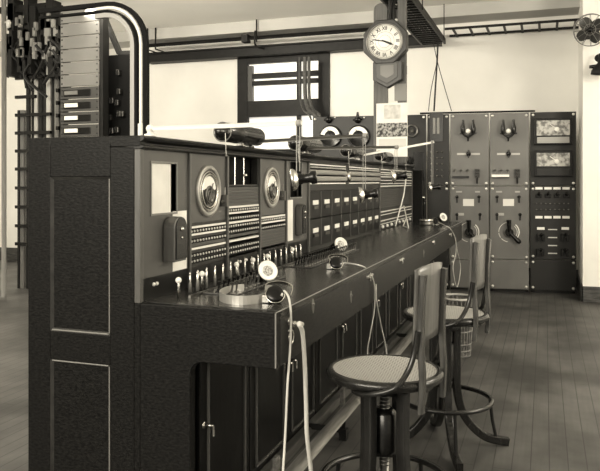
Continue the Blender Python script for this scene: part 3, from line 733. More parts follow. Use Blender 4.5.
def clamp_horns(B, px, py):
    x, z = B.q(px, py)
    h = MB()
    for sx in (-1, 1):
        h.tube([(x+sx*.062, -.06, z-.035), (x+sx*.064, -.065, z), (x+sx*.064, -.065, z+.05), (x+sx*.06, -.065, z+.1), (x+sx*.06, -.065, z+.14)], [.02, .026, .026, .014, .012], 8)
        h.tube([(x+sx*.062, -.06, z-.03), (x+sx*.035, -.055, z-.055), (x, -.05, z-.07)], .013, 8)
        h.box((x+sx*.045, -.075, z-.035), (x+sx*.10, -.05, z-.02))
    h.cyl((x, 0, z-.07), (x, -.06, z-.07), .02, 10); h.cyl((x, -.05, z-.06), (x, -.03, z-.12), .01, 8)
    B.put(h, 'horn_arm', BLACK)
    B.put(MB().ball((x, -.07, z+.0), .03, 18).cyl((x, 0, z), (x, -.06, z), .014, 10), 'insulator', WHITEP)
def rheostat(B, px, py):
    x, z = B.q(px, py); R = .125
    o = MB().lathe([(0, .012), (R*.55, .012), (R*.6, 0)], (x, 0, z), (0, -1, 0), 32); B.put(o, 'rheostat_plate', mat('rheo_plate', 96, .35))
    for a0, a1, bth in ((-40, 50, 1), (105, 180, 0), (186, 215, 0), (222, 262, 0)):
        n = 14; g_ = MB()
        for r0, r1 in (((R*.9, R*1.0), (R*.74, R*.79)) if bth else ((R*.94, R*.99),)):
            vs = []; fs = []
            for k in range(n+1):
                a = math.radians(a0+(a1-a0)*k/n); vs += [(x+r0*math.cos(a), -.004, z+r0*math.sin(a)), (x+r1*math.cos(a), -.004, z+r1*math.sin(a))]
            for k in range(n): fs.append((2*k, 2*k+1, 2*k+3, 2*k+2))
            g_.add(vs, fs)
        B.put(g_, 'scale_mark', CREAM)
    h = MB().cyl((x, 0, z), (x, -.05, z), .05, 20)
    h.tube([(x, -.045, z), (x-.005, -.055, z+.15)], [.018, .03], 10).tube([(x, -.045, z), (x+.11, -.055, z-.11)], [.016, .03], 10).tube([(x+.11, -.055, z-.11), (x+.13, -.055, z-.13)], [.03, .016], 10)
    B.put(h, 'handle', BLACK)
def common(B, o):
    clamp_horns(B, 468+o, 131.5)
    g_ = MB(); B.box(g_, 457+o, 466+o, 153, 155, .006); B.box(g_, 471+o, 480+o, 153, 155, .006); B.put(g_, 'label_strip', mat('pale_label', 190, .5))
    x, z = B.q(468.5+o, 154); B.put(MB().lathe([(.0, .05), (.022, .045), (.03, .02), (.03, 0)], (x, 0, z), (0, -1, 0), 14).tube([(x, -.04, z), (x, -.04, z+.05)], .01, 6).tube([(x, -.04, z), (x, -.04, z-.05)], .008, 6), 'knob', BLACK)
    g_ = MB(); B.box(g_, 452+o, 469+o, 176, 178, .03); B.put(g_, 'busbar', BLACK)
    g_ = MB()
    for px in (454.5, 461, 467.5):
        x, z = B.q(px+o, 171); g_.tube(spline([(x-.012, 0, z), (x-.012, -.03, z), (x, -.04, z+.02), (x+.012, -.03, z), (x+.008, -.03, z-.03)], 4), .006, 6)
    B.put(g_, 'hook', STEEL)
    x, z = B.q(477+o, 173); g_ = MB().box((x-.03, -.03, z-.06), (x+.03, 0, z+.05))
    for k in range(3): g_.cyl((x-.015, -.03, z+.03-k*.035), (x-.015, -.06, z+.03-k*.035), .01, 8); g_.cyl((x+.015, -.03, z+.03-k*.035), (x+.015, -.06, z+.03-k*.035), .01, 8)
    g_.cyl((x, -.03, z-.06), (x, -.05, z-.13), .012, 8)
    B.put(g_, 'snap_switch', mat('switch_iron', 60, .35, .4))
    g_ = MB(); B.box(g_, 463+o, 474+o, 199, 206, .006); B.put(g_, 'name_plate', mat('name_plate', 215, .4))
    for q_ in ((456, 462, 191, 192.5), (475, 480, 191, 192.5), (458, 464, 213, 215.5)): B.put(B.box(MB(), q_[0]+o, q_[1]+o, q_[2], q_[3], .005), 'small_label', mat('label_grey', 165, .5))
    g_ = MB()
    for px, py in ((457, 197), (479, 197), (457, 214.5), (480, 214.5)):
        x, z = B.q(px+o, py); g_.lathe([(0, .035), (.016, .03), (.02, 0)], (x, 0, z), (0, -1, 0), 12)
        g_.box((x-.008, -.02, z-.07), (x+.008, 0, z-.02))
    B.put(g_, 'push_button', BLACK)
    rheostat(B, 469+o, 232)
B1 = Board(450, 489.3, 'grey slate test board panel left of the matching panel with a dial handle', SLATE); common(B1, 0)
g_ = MB(); B1.box(g_, 452, 469, 175.4, 176.2, .03); 
B2 = Board(489.7, 529.3, 'grey slate test board panel whose dial handle shows fully, left of the meter panel', SLATE); common(B2, 40)
g_ = MB(); B2.box(g_, 491.5, 509, 174.5, 177, .034); B2.put(g_, 'white_busbar', CREAM)
B3 = Board(530, 576.5, 'dark slate panel with two glazed meters at the right end of the test board', SLATED)
for (a, b, cc, d_) in ((533.5, 571.5, 118, 145), (533.5, 571.5, 150.5, 176.5)):
    g_ = MB(); B3.box(g_, a, b, cc, d_, .07); case = B3.put(g_, 'meter_case', BLACK, .006)
    g_ = MB(); B3.box(g_, a+2.5, b-2.5, cc+2.5, (d_-9 if cc < 130 else d_-10), .075, .068)
    pz = g_.build('meter_window', GLASSM, case, .003, local=True)
    g_ = MB(); B3.box(g_, a+3, b-3, d_-8, d_-1.5, .073, .068); g_.build('front_plate', mat('meter_front', 150, .35) if cc < 130 else SLATED, case, local=True)
    x, zc_ = B3.q(556, (cc+d_)/2-2); g_ = MB().lathe([(0, .012), (.025, .01), (.03, 0)], (x, -.07, zc_), (0, -1, 0), 16).tube([(x, -.078, zc_), (x-.08, -.078, zc_+.06)], .004, 6); g_.build('needle', CREAM, case, local=True)
g_ = MB()
for k in range(4):
    for py in (188.3, 217.2): B3.box(g_, 535.3+k*9, 542.5+k*9, py-1.2, py+1.2, .008)
for k in (0, 2.72): B3.box(g_, 537+k*9, 544.5+k*9, 227.2, 229.7, .008)
B3.put(g_, 'label_strip', CREAM)
for k in range(4):
    x, z = B3.q(538.5+k*9.2, 195); g_ = MB().box((x-.035, -.02, z-.035), (x+.035, 0, z+.012))
    g_.tube([(x, -.02, z), (x, -.06, z+.03)], .015, 8).box((x-.03, -.035, z-.03), (x-.014, -.02, z+.0)).box((x+.014, -.035, z-.03), (x+.03, -.02, z+.0))
    B3.put(g_, 'key_switch', BLACK, .003)
g_ = MB()
for k in range(8):
    for py in (203.5, 209.5):
        x, z = B3.q(536.5+k*4.55, py); g_.lathe([(.009, 0), (.009, .02), (0, .022)], (x, 0, z), (0, -1, 0), 8)
B3.put(g_, 'terminal', STEEL)
for px, py in ((540.5, 237), (564.5, 237), (540, 252), (564.5, 252)):
    x, z = B3.q(px, py); g_ = MB()
    for sx in (-1, 1): g_.box((x+sx*.03-.012, -.05, z-.05), (x+sx*.03+.012, 0, z+.04))
    g_.box((x-.045, -.055, z-.012), (x+.045, -.04, z+.012)); g_.tube([(x, -.05, z), (x, -.09, z+.05)], .01, 6)
    B3.put(g_, 'knife_switch', BLACK, .002)
g_ = MB()
for py in (229.5, 237.5, 245.5, 253.3): B3.box(g_, 548, 557, py-.4, py+.4, .012)
B3.put(g_, 'fuse_bar', BOLT)
# dark panels to the left
B4 = Board(427, 449.5, 'narrow dark test board panel left of the grey slate panels', SLATED, rails=(186,))
g_ = MB(); B4.box(g_, 429.5, 443, 112.5, 142, .02); jb = B4.put(g_, 'jack_box', BLACK, .003)
g_ = MB(); B4.box(g_, 433, 435.5, 118, 134, .03); B4.box(g_, 437, 439.5, 118, 134, .03); B4.put(g_, 'slot_plate', mat('slot_grey', 130, .4))
g_ = MB()
for py in (152, 158, 164, 170, 176):
    for px in (431, 437, 442):
        x, z = B4.q(px, py); g_.lathe([(.012, 0), (.01, .025), (0, .026)], (x, 0, z), (0, -1, 0), 8)
B4.put(g_, 'terminal', STEEL)
B5 = Board(312.5, 426.5, 'wide dark board behind the desk carrying two dial gauges', SLATED, rails=(200,))
for k, (px, lb) in enumerate(((331, 0), (359, 0))):
    x, z = B5.q(px, 136.5); R = .145
    cs = B5.put(MB().lathe([(R, 0), (R, .06), (R*.93, .075), (R*.88, .07), (0, .068)], (x, 0, z), (0, -1, 0), 36), 'gauge_case', BLACK)
    vs = []; fs = []; n = 20
    for i in range(n+1):
        a = PI*(.06+.88*i/n); vs += [(x+R*.85*math.cos(a), -.072, z+R*.85*math.sin(a)), (x+R*.5*math.cos(a), -.072, z+R*.5*math.sin(a))]
    for i in range(n): fs.append((2*i, 2*i+1, 2*i+3, 2*i+2))
    MB().add(vs, fs).build('gauge_scale', DIAL, cs, local=True)
    MB().tube([(x, -.078, z), (x-.03, -.078, z+R*.6)], .004, 6).build('pointer', INK, cs, local=True)
    x2, z2 = B5.q(px-2 if k == 0 else px-1, 120)
    h = MB().lathe([(0, .06), (.03, .055), (.045, .03), (.045, 0)], (x2, 0, z2), (0, -1, 0), 18).tube([(x2-.06, -.04, z2), (x2+.06, -.04, z2+.01)], .012, 8)
    if k == 1: h.tube([(x2, -.03, z2), (x2, -.03, z2+.1)], [.03, .012], 10)
    B5.put(h, 'knob', BLACK)
    B5.put(MB().lathe([(.012, 0), (.01, .02), (0, .02)], (x2+.08, 0, z2+.03), (0, -1, 0), 10), 'stud', BOLT)
x, z = B5.q(412, 131); B5.put(MB().torus((x, -.03, z), .07, .012, (0, 1, 0), 24).cyl((x, 0, z), (x, -.03, z), .03, 12), 'bell', STEEL)
for px, py0, py1 in ((419, 152, 180), (419, 198, 216)):
    g_ = MB(); B5.box(g_, px-5, px+5.5, py0, py1, .02); B5.put(g_, 'relay_plate', BLACK, .003)
# pipe along the top of the board
a = bpt(420, HZ); b = bpt(535, HZ); a.z = b.z = ZTB+.013
tag(MB().cyl(a, b, .012, 10).build('conduit_pipe', IRON), 'thin dark conduit lying along the top edge of the test board', 'pipe')

# ------------------------------------------------------------------ clock, its posts and the calendar
YP = 6.72; XO = -1.41; ZO = 3.22
def yp(px, py, Y=YP): return P(px, py, 'y', Y)
po = thing('clock_post', 'pair of brown planks rising from the desk top and carrying the clock', 'post', (yp(390, 160).x, YP, ZT))
xa, xb = yp(373.5, 50).x, yp(387.5, 50).x; zt = yp(380, 3).z
r = (xb-xa)/2; pf = [(xa, ZT), (xb, ZT), (xb, zt-r)]+[((xa+xb)/2+r*math.cos(k*PI/8), zt-r+r*math.sin(k*PI/8)) for k in range(1, 8)]+[(xa, zt-r)]
MB().prism(pf, 'y', YP, YP+.04).build('plank', WOODM, po, .003)
xa2, xb2 = yp(397.5, 50).x, yp(406, 50).x
box((xa2, YP, ZT), (xb2, YP+.05, ZO-.036)).build('plank', WOODM, po, .003)
MB().box((xa, YP+.04, 2.4), (xb2, YP+.06, 2.48)).box((xa, YP+.04, 2.95), (xb2, YP+.06, 3.03)).build('cross_piece', WOODM, po)
MB().tube(spline([(xb+.02, YP+.03, 3.17), (xb+.03, YP, 3.1), (xb+.02, YP, 2.9)], 5), .02, 8).tube(spline([(xb+.07, YP+.03, 3.16), (xb+.06, YP, 3.05), (xb+.06, YP, 2.9)], 5), .014, 8).build('hanging_hook', IRON, po)
YC = YP-.1; cc = yp(384.7, 41.5, YC); R = .212/math.cos(PI/8)
ck = thing('wall_clock', 'octagonal drop case wall clock with a white dial on the brown planks', 'clock', (cc.x, YC, cc.z-.5))
octo = [(cc.x+R*math.cos(PI/8+k*PI/4), cc.z+R*math.sin(PI/8+k*PI/4)) for k in range(8)]
MB().prism(octo, 'y', YC, YP).build('octagon_case', CLOCKW, ck, .01)
o = Vector((cc.x, YC, cc.z)); NY = (0, -1, 0)
MB().lathe([(.178, 0), (.18, .012), (.172, .016), (.166, .006), (.166, 0)], o, NY, 48).build('bezel', mat('bezel_brass', 120, .35, .6), ck)
dl = MB().lathe([(.168, 0), (.168, .004), (0, .004)], o, NY, 48).build('dial', DIAL, ck)
for i, tx in enumerate(('XII', 'I', 'II', 'III', 'IIII', 'V', 'VI', 'VII', 'VIII', 'IX', 'X', 'XI')):
    nm = MB(); v_, f_ = text_geo(tx, .052 if len(tx) > 2 else .058); a = -i*PI/6
    M = Matrix.Translation(o+Vector((0, -.0055, 0))) @ Matrix.Rotation(PI/2, 4, 'X') @ Matrix.Rotation(a, 4, 'Z') @ Matrix.Translation((0, .125, 0)) @ Matrix.Diagonal((.8, 1, 1, 1))
    for dx in (-.0012, 0, .0012): nm.add([(p.x+dx, p.y, p.z-abs(dx)*.1) for p in v_], f_, False, M)
    nm.build('numeral', INK, dl)
def ring(mb, r0, r1, y):
    n = 48; vs = []; fs = []
    for k in range(n):
        a = 2*PI*k/n; vs += [(o.x+r0*math.cos(a), y, o.z+r0*math.sin(a)), (o.x+r1*math.cos(a), y, o.z+r1*math.sin(a))]
    for k in range(n): fs.append((2*k, 2*k+1, (2*k+3) % (2*n), (2*k+2) % (2*n)))
    mb.add(vs, fs)
mr = MB(); ring(mr, .156, .158, o.y-.0055); ring(mr, .092, .094, o.y-.0055); ring(mr, .06, .062, o.y-.0055); mr.build('minute_track', INK, dl)
def hand(h, L, w_, nme, back=.03):
    a = PI/2-2*PI*h; d_ = Vector((math.cos(a), 0, math.sin(a))); n_ = Vector((-d_.z, 0, d_.x)); q = o+Vector((0, -.008, 0))
    vs = [q-d_*back+n_*w_*.6, q-d_*back-n_*w_*.6, q+d_*L*.7-n_*w_, q+d_*L, q+d_*L*.7+n_*w_]
    vs += [v+Vector((0, -.002, 0)) for v in vs]
    MB().add(vs, [(0, 1, 2, 3, 4), (9, 8, 7, 6, 5)]+[(k, (k+1) % 5, 5+(k+1) % 5, 5+k) for k in range(5)]).build(nme, INK, ck)
hand((3+47/60)/12, .095, .011, 'hour_hand'); hand(47/60, .132, .006, 'minute_hand')
xa, xb = yp(372.5, 75, YC).x, yp(401.5, 75, YC).x; zt = cc.z-.19; zb1 = yp(387, 79.5, YC).z; zb2 = yp(387, 87.5, YC).z
pf = [(xa, zt), (xa, zb1), ((xa+xb)/2, zb2), (xb, zb1), (xb, zt)]
MB().prism(pf, 'y', YC+.012, YP).build('drop_box', CLOCKW, ck, .006)
mx, mz_ = (xa+xb)/2, (zt+zb1)/2
pf2 = [(mx+(x-mx)*.46, mz_+(z_-mz_)*.5+.005) for x, z_ in pf]
pf1 = [(mx+(x-mx)*.72, mz_+(z_-mz_)*.8+.003) for x, z_ in pf]
MB().prism(pf1, 'y', YC+.004, YC+.012).build('door_frame', mat('clock_door', 62, .35), ck, .003)
MB().prism(pf2, 'y', YC, YC+.006).build('drop_glass', mat('drop_glass', 105, .15), ck)
# calendar
YQ = YP-.012
cal = thing('hanging_calendar', 'white calendar with a small portrait picture hanging below the clock', 'calendar', (yp(392, 122, YQ).x, YQ, 1.7))
def sheet(px0, px1, py0, py1, y, mb=None):
    m_ = mb or MB(); a = yp(px0, py1, y); b = yp(px1, py0, y); return m_.box((a.x, y-.002, a.z), (b.x, y, b.z))
sheet(376.3, 407.5, 102.5, 157, YQ-.001).build('backing_sheet', PAPER, cal)
sheet(384, 400.5, 104.5, 119, YQ-.004).build('picture', mat('picture_grey', 176, .7, v2=216, scale=16), cal)
sheet(376.6, 407, 122.5, 137, YQ-.004).build('patterned_band', mat('band_pattern', 40, .6, v2=170, scale=45, lo=.42, hi=.6), cal)
pd = MB(); sheet(379, 406, 138.5, 148, YQ-.004, pd); pd.build('date_pad', mat('date_pad', 205, .8), cal)
tag(sheet(394.5, 406.5, 83.5, 101, YQ).build('board_card', mat('brown_card', 130, .6)), 'small brown card pinned to the planks between clock and calendar', 'card')

# ------------------------------------------------------------------ overhead cable runways

rw = thing('cable_runway', 'overhead ladder cable runway above the switchboard running to the back wall', 'cable rack', (XO, 7, ZO))
ya, yb = 4.6, 9.44
for sx in (-1, 1): box((XO+sx*.15-.012, ya, ZO-.035), (XO+sx*.15+.012, yb, ZO+.035)).build('stringer', IRON, rw)
n = 40
for k in range(n):
    y = ya+.05+(yb-ya-.1)*k/(n-1); MB().box((XO-.145, y-.012, ZO-.02), (XO+.145, y+.012, ZO-.002)).build('rung', IRON, rw)
cb = MB()
for k in range(6):
    x = XO-.11+k*.044; cb.tube(spline([(x+random.uniform(-.01, .01), ya+(yb-ya)*i/6, ZO+.016+random.uniform(0, .012)) for i in range(7)], 4), .018, 7)
cb.build('cable_bundle', CABLE, rw)
for y in (5.6, 7.5, 9.2):
    for sx in (-1, 1): MB().cyl((XO+sx*.172, y, ZO-.03), (XO+sx*.172, y, CZ), .006, 6).build('hanger_rod', IRON, rw)
wr = thing('wall_runway', 'ladder cable runway along the back wall above the test board', 'cable rack', (-.6, 9.4, 3.32))
x0, x1 = XO+.19, PX
for y in (9.14, 9.6): box((x0, y-.01, 3.305), (x1, y+.01, 3.335)).build('stringer', IRON, wr)
for k in range(8):
    x = x0+.1+(x1-x0-.15)*k/7; MB().box((x-.015, 9.13, 3.312), (x+.015, YB, 3.325)).build('rung', IRON, wr)
# hanger rods from the ceiling on the left
for i, (px, lb) in enumerate(((147.5, 'thin ceiling rod nearest the pipe arch'), (155.5, 'thin ceiling rod just right of the one by the pipe arch'), (256.5, 'thin ceiling rod above the window frame'))):
    x = XY(px, 9.2)
    rd = MB().cyl((x, 9.2, 3.34), (x, 9.2, CZ), .011, 8)
    if i == 2: rd.tube(spline([(x-.02, 9.2, 3.5), (x-.02, 9.2, 3.3), (x-.02, 9.5, 3.3)], 5), .014, 8)
    else: rd.tube([(x, 9.2, 3.34), (x, 9.5, 3.34)], .011, 8)
    tag(rd.build('hanger_rod', IRON), lb, 'rod', 'ceiling rods holding the wall rail')
x = XY(160, 9.32)
tag(MB().cyl((XY(148, 9.3), 9.3, 3.42), (XY(372, 9.3), 9.3, 3.42), .028, 10).box((XY(243, 9.3), 9.24, 3.36), (XY(249, 9.3), 9.36, 3.47)).build('ceiling_conduit', IRON), 'dark conduit with a junction box under the ceiling beam, left of the clock', 'pipe')
# cables dropping in front of the window to the board
dc = MB(); Yd = 9.35
for px, r in ((305, .03), (309, .024), (299.5, .013)):
    dc.tube(spline([P(px, 57, 'y', Yd), P(px, 80, 'y', Yd), P(px+.5, 98, 'y', Yd), P(px+4, 110, 'y', Yd-.1), P(px+9, 114, 'y', 8.80), P(px+12, 120, 'y', 8.78)], 6), r, 8)
tag(dc.build('cable_drop', CABLE), 'bundle of dark cables dropping in front of the window to the board', 'cable')
# twine hanging from the runway to the board top
for i, (pts, lb) in enumerate((([(438, 42), (437, 62), (434, 111)], 'dark cord hanging straight from the runway end to the board'),
                               ([(433, 40), (438, 64), (451.5, 111)], 'thin string slanting right from the runway to the board'),
                               ([(437, 62), (431, 90), (428.5, 111)], 'thin string slanting left from the runway to the board'))):
    q = []
    for k, (px, py) in enumerate(pts):
        f = k/2; p_ = P(px, py, 'y', 9.1-.35*f*(1 if i else .6)); q.append(p_)
    MB().tube(spline(q, 5), .011 if i == 0 else .005, 6).build('hanging_cord', INK, rw)

# ------------------------------------------------------------------ fan and bracket lamp on the pier
fo = P(590.5, 30, 'y', 8.26)
fan = thing('wall_fan', 'dark bladed electric fan in a wire guard high on the white pier', 'fan', (fo.x, PY, fo.z-.1))
ax = Vector((-.15, -.98, -.12)).normalized(); q1 = Vector((0, 0, 1)); e1 = (q1-ax*ax.dot(q1)).normalized(); e2 = ax.cross(e1)
bl = None
for k in range(4):
    a = k*PI/2+.55; vs = []; fs = []; n = 6
    for i in range(n+1):
        f = i/n; r = .03+.125*f; hw = (.25+.5*math.sin(PI*min(f*.6+.25, 1)))*.085*(1 if f < .9 else .8)
        for sgn in (-1, 1):
            dirv = e1*math.cos(a)+e2*math.sin(a); tv = -e1*math.sin(a)+e2*math.cos(a)
            for th in (0, .003): vs.append(fo+dirv*r+tv*hw*sgn+ax*(.02*sgn+th))
    for i in range(n):
        b0 = i*4; fs += [(b0, b0+2, b0+6, b0+4), (b0+1, b0+5, b0+7, b0+3), (b0, b0+4, b0+5, b0+1), (b0+2, b0+3, b0+7, b0+6)]
    MB().add(vs, fs, False).build('blade', mat('fan_blade', 56, .3, .5), fan)
MB().lathe([(0, .03), (.025, .025), (.03, 0), (.03, -.03), (.06, -.05), (.065, -.14), (.04, -.16), (0, -.16)], fo, ax, 20).build('motor', BLACK, fan)
gd = MB()
gd.torus(fo+ax*.03, .172, .004, ax, 32, 6).torus(fo-ax*.04, .172, .004, ax, 32, 6).torus(fo+ax*.065, .06, .003, ax, 24, 6)
for k in range(12):
    a = 2*PI*k/12; dv = e1*math.cos(a)+e2*math.sin(a)
    gd.tube([fo+dv*.03+ax*.068, fo+dv*.12+ax*.055, fo+dv*.172+ax*.03, fo+dv*.172-ax*.04, fo+dv*.06-ax*.07], .0025, 5)
gd.build('guard', STEEL, fan)
MB().tube([fo-ax*.12, Vector((fo.x, PY-.01, fo.z+.01))], .014, 8).box((fo.x-.04, PY-.02, fo.z-.05), (fo.x+.04, PY, fo.z+.06)).build('bracket', IRON, fan)
lo_ = P(600, 68, 'y', 8.36)
bl = thing('bracket_lamp', 'dark shaded bracket lamp on the white pier below the fan', 'lamp', (lo_.x, PY, lo_.z))
MB().lathe([(0, .1), (.028, .1), (.032, .05), (.05, .03), (.085, -.03), (.09, -.075), (.08, -.078), (.06, -.02), (0, 0)], lo_, (.1, -.1, 1), 24).build('shade', IRON, bl)
MB().tube([lo_+Vector((-.02, 0, .02)), lo_+Vector((-.11, .0, .018))], [.026, .018], 10).build('socket', BLACK, bl)
MB().tube(spline([lo_+Vector((0, 0, .1)), lo_+Vector((0, .04, .16)), Vector((lo_.x, PY-.005, lo_.z+.14))], 5), .012, 8).lathe([(.045, 0), (.04, .012), (0, .014)], (lo_.x, PY, lo_.z+.14), (0, -1, 0), 18).build('bracket', IRON, bl)

# ------------------------------------------------------------------ the left: pipe arch, relay rack, distributing frame
YA = 2.36
def arch(px, pyc, r, rad, m, name, par, end=60):
    """a bar rising from the desk top and bending left"""
    x = XY(px, YA); zt = P(px, pyc, 'y', YA).z
    pts = [(x, YA, ZT)]
    pts += [(x, YA, zt-r)]+[(x-r+r*math.cos(k*PI/16), YA, zt-r+r*math.sin(k*PI/16)) for k in range(1, 9)]
    pts += [(XY(end, YA), YA, zt-.002)]
    if isinstance(rad, tuple): return MB().tube(pts, .01, flat=rad, up=(0, 1, 0)).build(name, m, par)
    return MB().tube(pts, rad, 10).build(name, m, par)
ar = thing('pipe_arch', 'white pipe and dark bars rising from the desk end and bending left', 'pipe', (XY(141, YA), YA, ZT))
arch(141.2, 4.5, .155, .0075, PIPEW, 'white_pipe', ar, 96)
arch(146, .5, .17, (.02, .016), BLACKM, 'outer_bar', ar, 40)
arch(137.4, 8.5, .145, (.02, .008), BLACKM, 'inner_bar', ar, 40)
arch(133.4, 13, .125, (.02, .018), PIPEG, 'grey_band', ar, 96)
MB().cyl((XY(141.2, YA), YA, ZT), (XY(141.2, YA), YA, ZT+.05), .013, 12).build('fitting', PIPEW, ar)
# relay rack
YR = 6.0
def rx(px): return XY(px, YR)
rk = thing('relay_rack', 'tall relay rack of pale flat panels above slotted panels, behind the desk end', 'rack', (rx(79), YR, 0))
pys = [9, 22.5, 35.5, 48.5, 61.5, 74, 86.5, 98.8, 111.5, 124.2, 137]
zz = [P(79, q, 'y', YR).z for q in pys]
for k in range(10):
    z1, z0 = zz[k]-.004, zz[k+1]+.004
    pn = box((rx(60.5), YR, z0), (rx(98.5), YR+.025, z1)).build('relay_panel', RACKG if k < 6 else RACKD, rk, .004)
    sc = MB()
    for x in (rx(62), rx(97)): 
        for z_ in (z0+.03, z1-.03): sc.lathe([(.009, 0), (.006, .006), (0, .006)], (x, YR, z_), (0, -1, 0), 8)
    sc.build('screw', IRON, pn)
    if k >= 6:
        zc = (z0+z1)/2
        box((rx(64), YR-.012, zc-.035), (rx(91), YR, zc+.03)).build('slot_frame', BLACK, pn, .002)
        box((rx(65.5), YR-.02, zc-.02), (rx(78.5), YR-.01, zc+.02)).build('label_card', CREAM if k > 6 else RACKG, pn)
up = MB()
for px in (59, 99.3): up.box((rx(px)-.025, YR+.025, 0), (rx(px)+.025, YR+.12, zz[0]+.03))
up.box((rx(58), YR+.025, 0), (rx(100), YR+.12, .06)); up.box((rx(58), YR+.03, zz[0]-.04), (rx(100), YR+.12, zz[0]+.03)); up.build('upright', IRON, rk)
for k in range(5): box((rx(60.5), YR, .2+.28*k), (rx(98.5), YR+.025, .2+.28*k+.26)).build('lower_panel', RACKD, rk, .004)
sp = MB(); 
for k in range(13): sp.box((rx(56.3), YR-.01, zz[0]-.15-k*.13), (rx(58.8), YR+.03, zz[0]-.19-k*.13))
sp.build('side_lug', BLACK, rk)
box((rx(56.8), YR+.03, 0), (rx(59), YR+.1, zz[0])).build('side_strip', RACKG, rk)
# dark equipment bay right of the rack
YD = 6.25
dk = thing('equipment_bay', 'black equipment bay seen through the pipe arch, right of the relay rack', 'rack', (XY(115, YD), YD, 0))
ztop = P(115, 55, 'y', YD).z
box((XY(101, YD), YD, 0), (XY(134, YD), YD+.3, ztop)).build('case', BLACKM, dk)
g_ = MB()
for px, py in ((120, 73), (114, 101), (119, 103), (121, 114), (124, 114), (114, 131), (119, 130), (121, 92), (112, 118)):
    p = P(px, py, 'y', YD); box((p.x-.02, YD-.05, p.z-.03), (p.x+.02, YD, p.z+.03)).build('relay', mat('relay_steel', 70, .25, .8), dk, .004)
MB().tube([P(102, 12, 'y', YD+.05), P(119.5, 53, 'y', YD+.05), P(134, 53, 'y', YD+.05)], .03, flat=(.05, .05)).build('brace', IRON, dk)
MB().box((XY(101, YD), YD+.02, 0), (XY(103.5, YD), YD+.1, P(102, 10, 'y', YD).z)).build('post', IRON, dk)
# distributing frame
YM = 7.2
df = thing('distributing_frame', 'tall iron distributing frame with cable bars and lugs at the far left', 'rack', (XY(38, YM), YM, 0))
zt_ = P(35, 14, 'y', YM).z
for i, (px, w_, m_, dz) in enumerate(((18.3, .03, IRON, 1.2), (22, .055, RACKG, 1.2), (27.5, .045, IRON, .1), (32, .02, BLACK, .4), (35.8, .05, WALLG, .3), (40, .05, IRON, .05), (44.5, .03, IRON, .2), (48, .055, WALLG, .35), (52.5, .035, IRON, .1), (55.5, .03, RACKG, .2))):
    x = XY(px, YM); box((x-w_/2, YM, 0), (x+w_/2, YM+.04, zt_-dz)).build('vertical_bar', m_, df)
for py in (60, 78, 97, 115, 133, 151, 169, 188, 207, 226, 244):
    z_ = P(30, py, 'y', YM).z; k = random.choice((0, 1, 2))
    box((XY(17, YM), YM-.04, z_-.02), (XY((37, 52, 57)[k], YM), YM, z_+.02)).build('cross_arm', BLACK, df)
g_ = MB(); random.seed(3)
for k in range(46):
    px = random.uniform(8, 57); py = random.uniform(8, 68); p = P(px, py, 'y', YM-.05-random.uniform(0, .15)); a_ = random.uniform(.015, .05); b_ = random.uniform(.08, .22)
    if k % 3 == 0: g_.tube(spline([p, p+Vector((random.uniform(-.2, .2), .05, -.15)), p+Vector((random.uniform(-.2, .2), .08, -.4))], 4), .02, 6)
    else: g_.box((p.x-a_, YM-.13, p.z-b_), (p.x+a_, YM+.05, p.z+b_))
g_.build('terminal_block', IRON, df, .006)
g_ = MB()
for k in range(26):
    px = random.uniform(16, 57); py = random.uniform(15, 60); p = P(px, py, 'y', YM-.16); box((p.x-.02, p.y, p.z-.05), (p.x+.02, p.y+.04, p.z+.05)).build('terminal_tag', mat('tag_grey', 130, .5), df)
MB().box((XY(5, YM), YM-.1, zt_+.02), (XY(58, YM), YM+.1, zt_+.1)).box((XY(5, YM), YM-.05, zt_+.25), (XY(110, YM), YM+.05, zt_+.33)).build('top_beam', IRON, df)
lp = thing('floor_pole', 'pale vertical pole at the extreme left, before the distributing frame', 'pole', (XY(4, 6.6), 6.6, 0))
MB().cyl((XY(4, 6.6), 6.6, 0), (XY(4, 6.6), 6.6, CZ), .028, 14).build('pole', mat('pole_paint', 120, .4), lp)
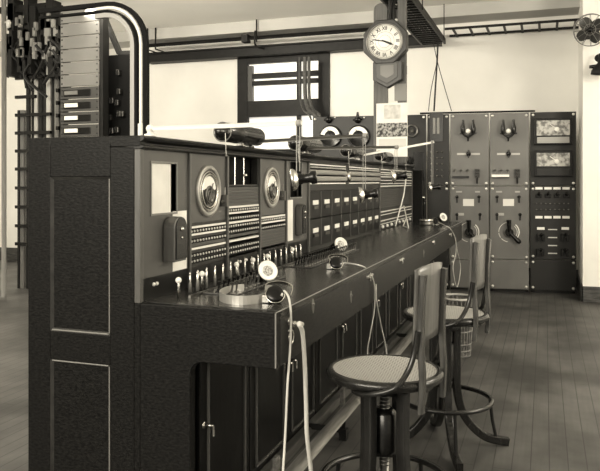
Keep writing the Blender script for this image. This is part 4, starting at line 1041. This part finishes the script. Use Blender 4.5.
g_ = MB(); p = P(8.5, 23, 'y', 6.5); g_.lathe([(0, .04), (.02, .03), (.03, 0), (.02, -.05), (0, -.06)], p, (0, 0, 1), 14).cyl((XY(4, 6.6), 6.6, p.z+.03), (p.x, p.y, p.z+.03), .01, 8)
g_.build('lamp_bulb', mat('bulb_glass', 200, .2), lp)

# ------------------------------------------------------------------ light
TINT = (1.0, .925, .775)
wd = bpy.data.worlds.new('world'); SC.world = wd; wd.use_nodes = True
bg = wd.node_tree.nodes['Background']; bg.inputs[0].default_value = (*TINT, 1); bg.inputs[1].default_value = .45
def area(name, loc, target, sx, sy, power):
    l = bpy.data.lights.new(name, 'AREA'); l.shape = 'RECTANGLE'; l.size = sx; l.size_y = sy; l.energy = power; l.color = TINT
    o = bpy.data.objects.new(name, l); COL.objects.link(o); o.location = loc
    o.rotation_euler = (Vector(target)-Vector(loc)).to_track_quat('-Z', 'Y').to_euler(); return o
def point(name, loc, power, r=.12):
    l = bpy.data.lights.new(name, 'POINT'); l.energy = power; l.shadow_soft_size = r; l.color = TINT
    o = bpy.data.objects.new(name, l); COL.objects.link(o); o.location = loc
area('assumed_key_behind', (-2.4, -2.7, 2.7), (-1.0, 6, 1.8), 4.5, 1.6, 250)  # assumed main light added behind the camera; no window is modelled there
area('ceiling_fill_far_left', (-9.4, 6.6, 2.0), (-3, 8.6, 3.6), 2.5, 2.0, 65)  # added fill aimed up at the ceiling; no window stands here
area('wall_fill_right', (4.0, 3.6, 2.3), (-1.5, 9.0, 1.9), 3.0, 2.0, 170)  # added fill that brightens the back wall; no window in this wall
area('wall_fill_overhead', (-4.3, 6.2, 3.6), (-2.2, 9.6, 1.8), 1.2, 1.2, 110)  # unseen panel added to wash the back wall, not a fitting
point('ceiling_fill_left', (-4.6, 3.4, 3.1), 140)  # added point fill that lifts the ceiling, no bulb modelled
point('ceiling_fill_right', (2.6, 5.0, 3.12), 80)  # second added point fill for the ceiling, out of view

vs_ = SC.view_settings; SC.display_settings.display_device = 'sRGB'
vs_.view_transform = 'Standard'; vs_.look = 'None'; vs_.gamma = 1; vs_.use_curve_mapping = False; vs_.exposure = 0.62
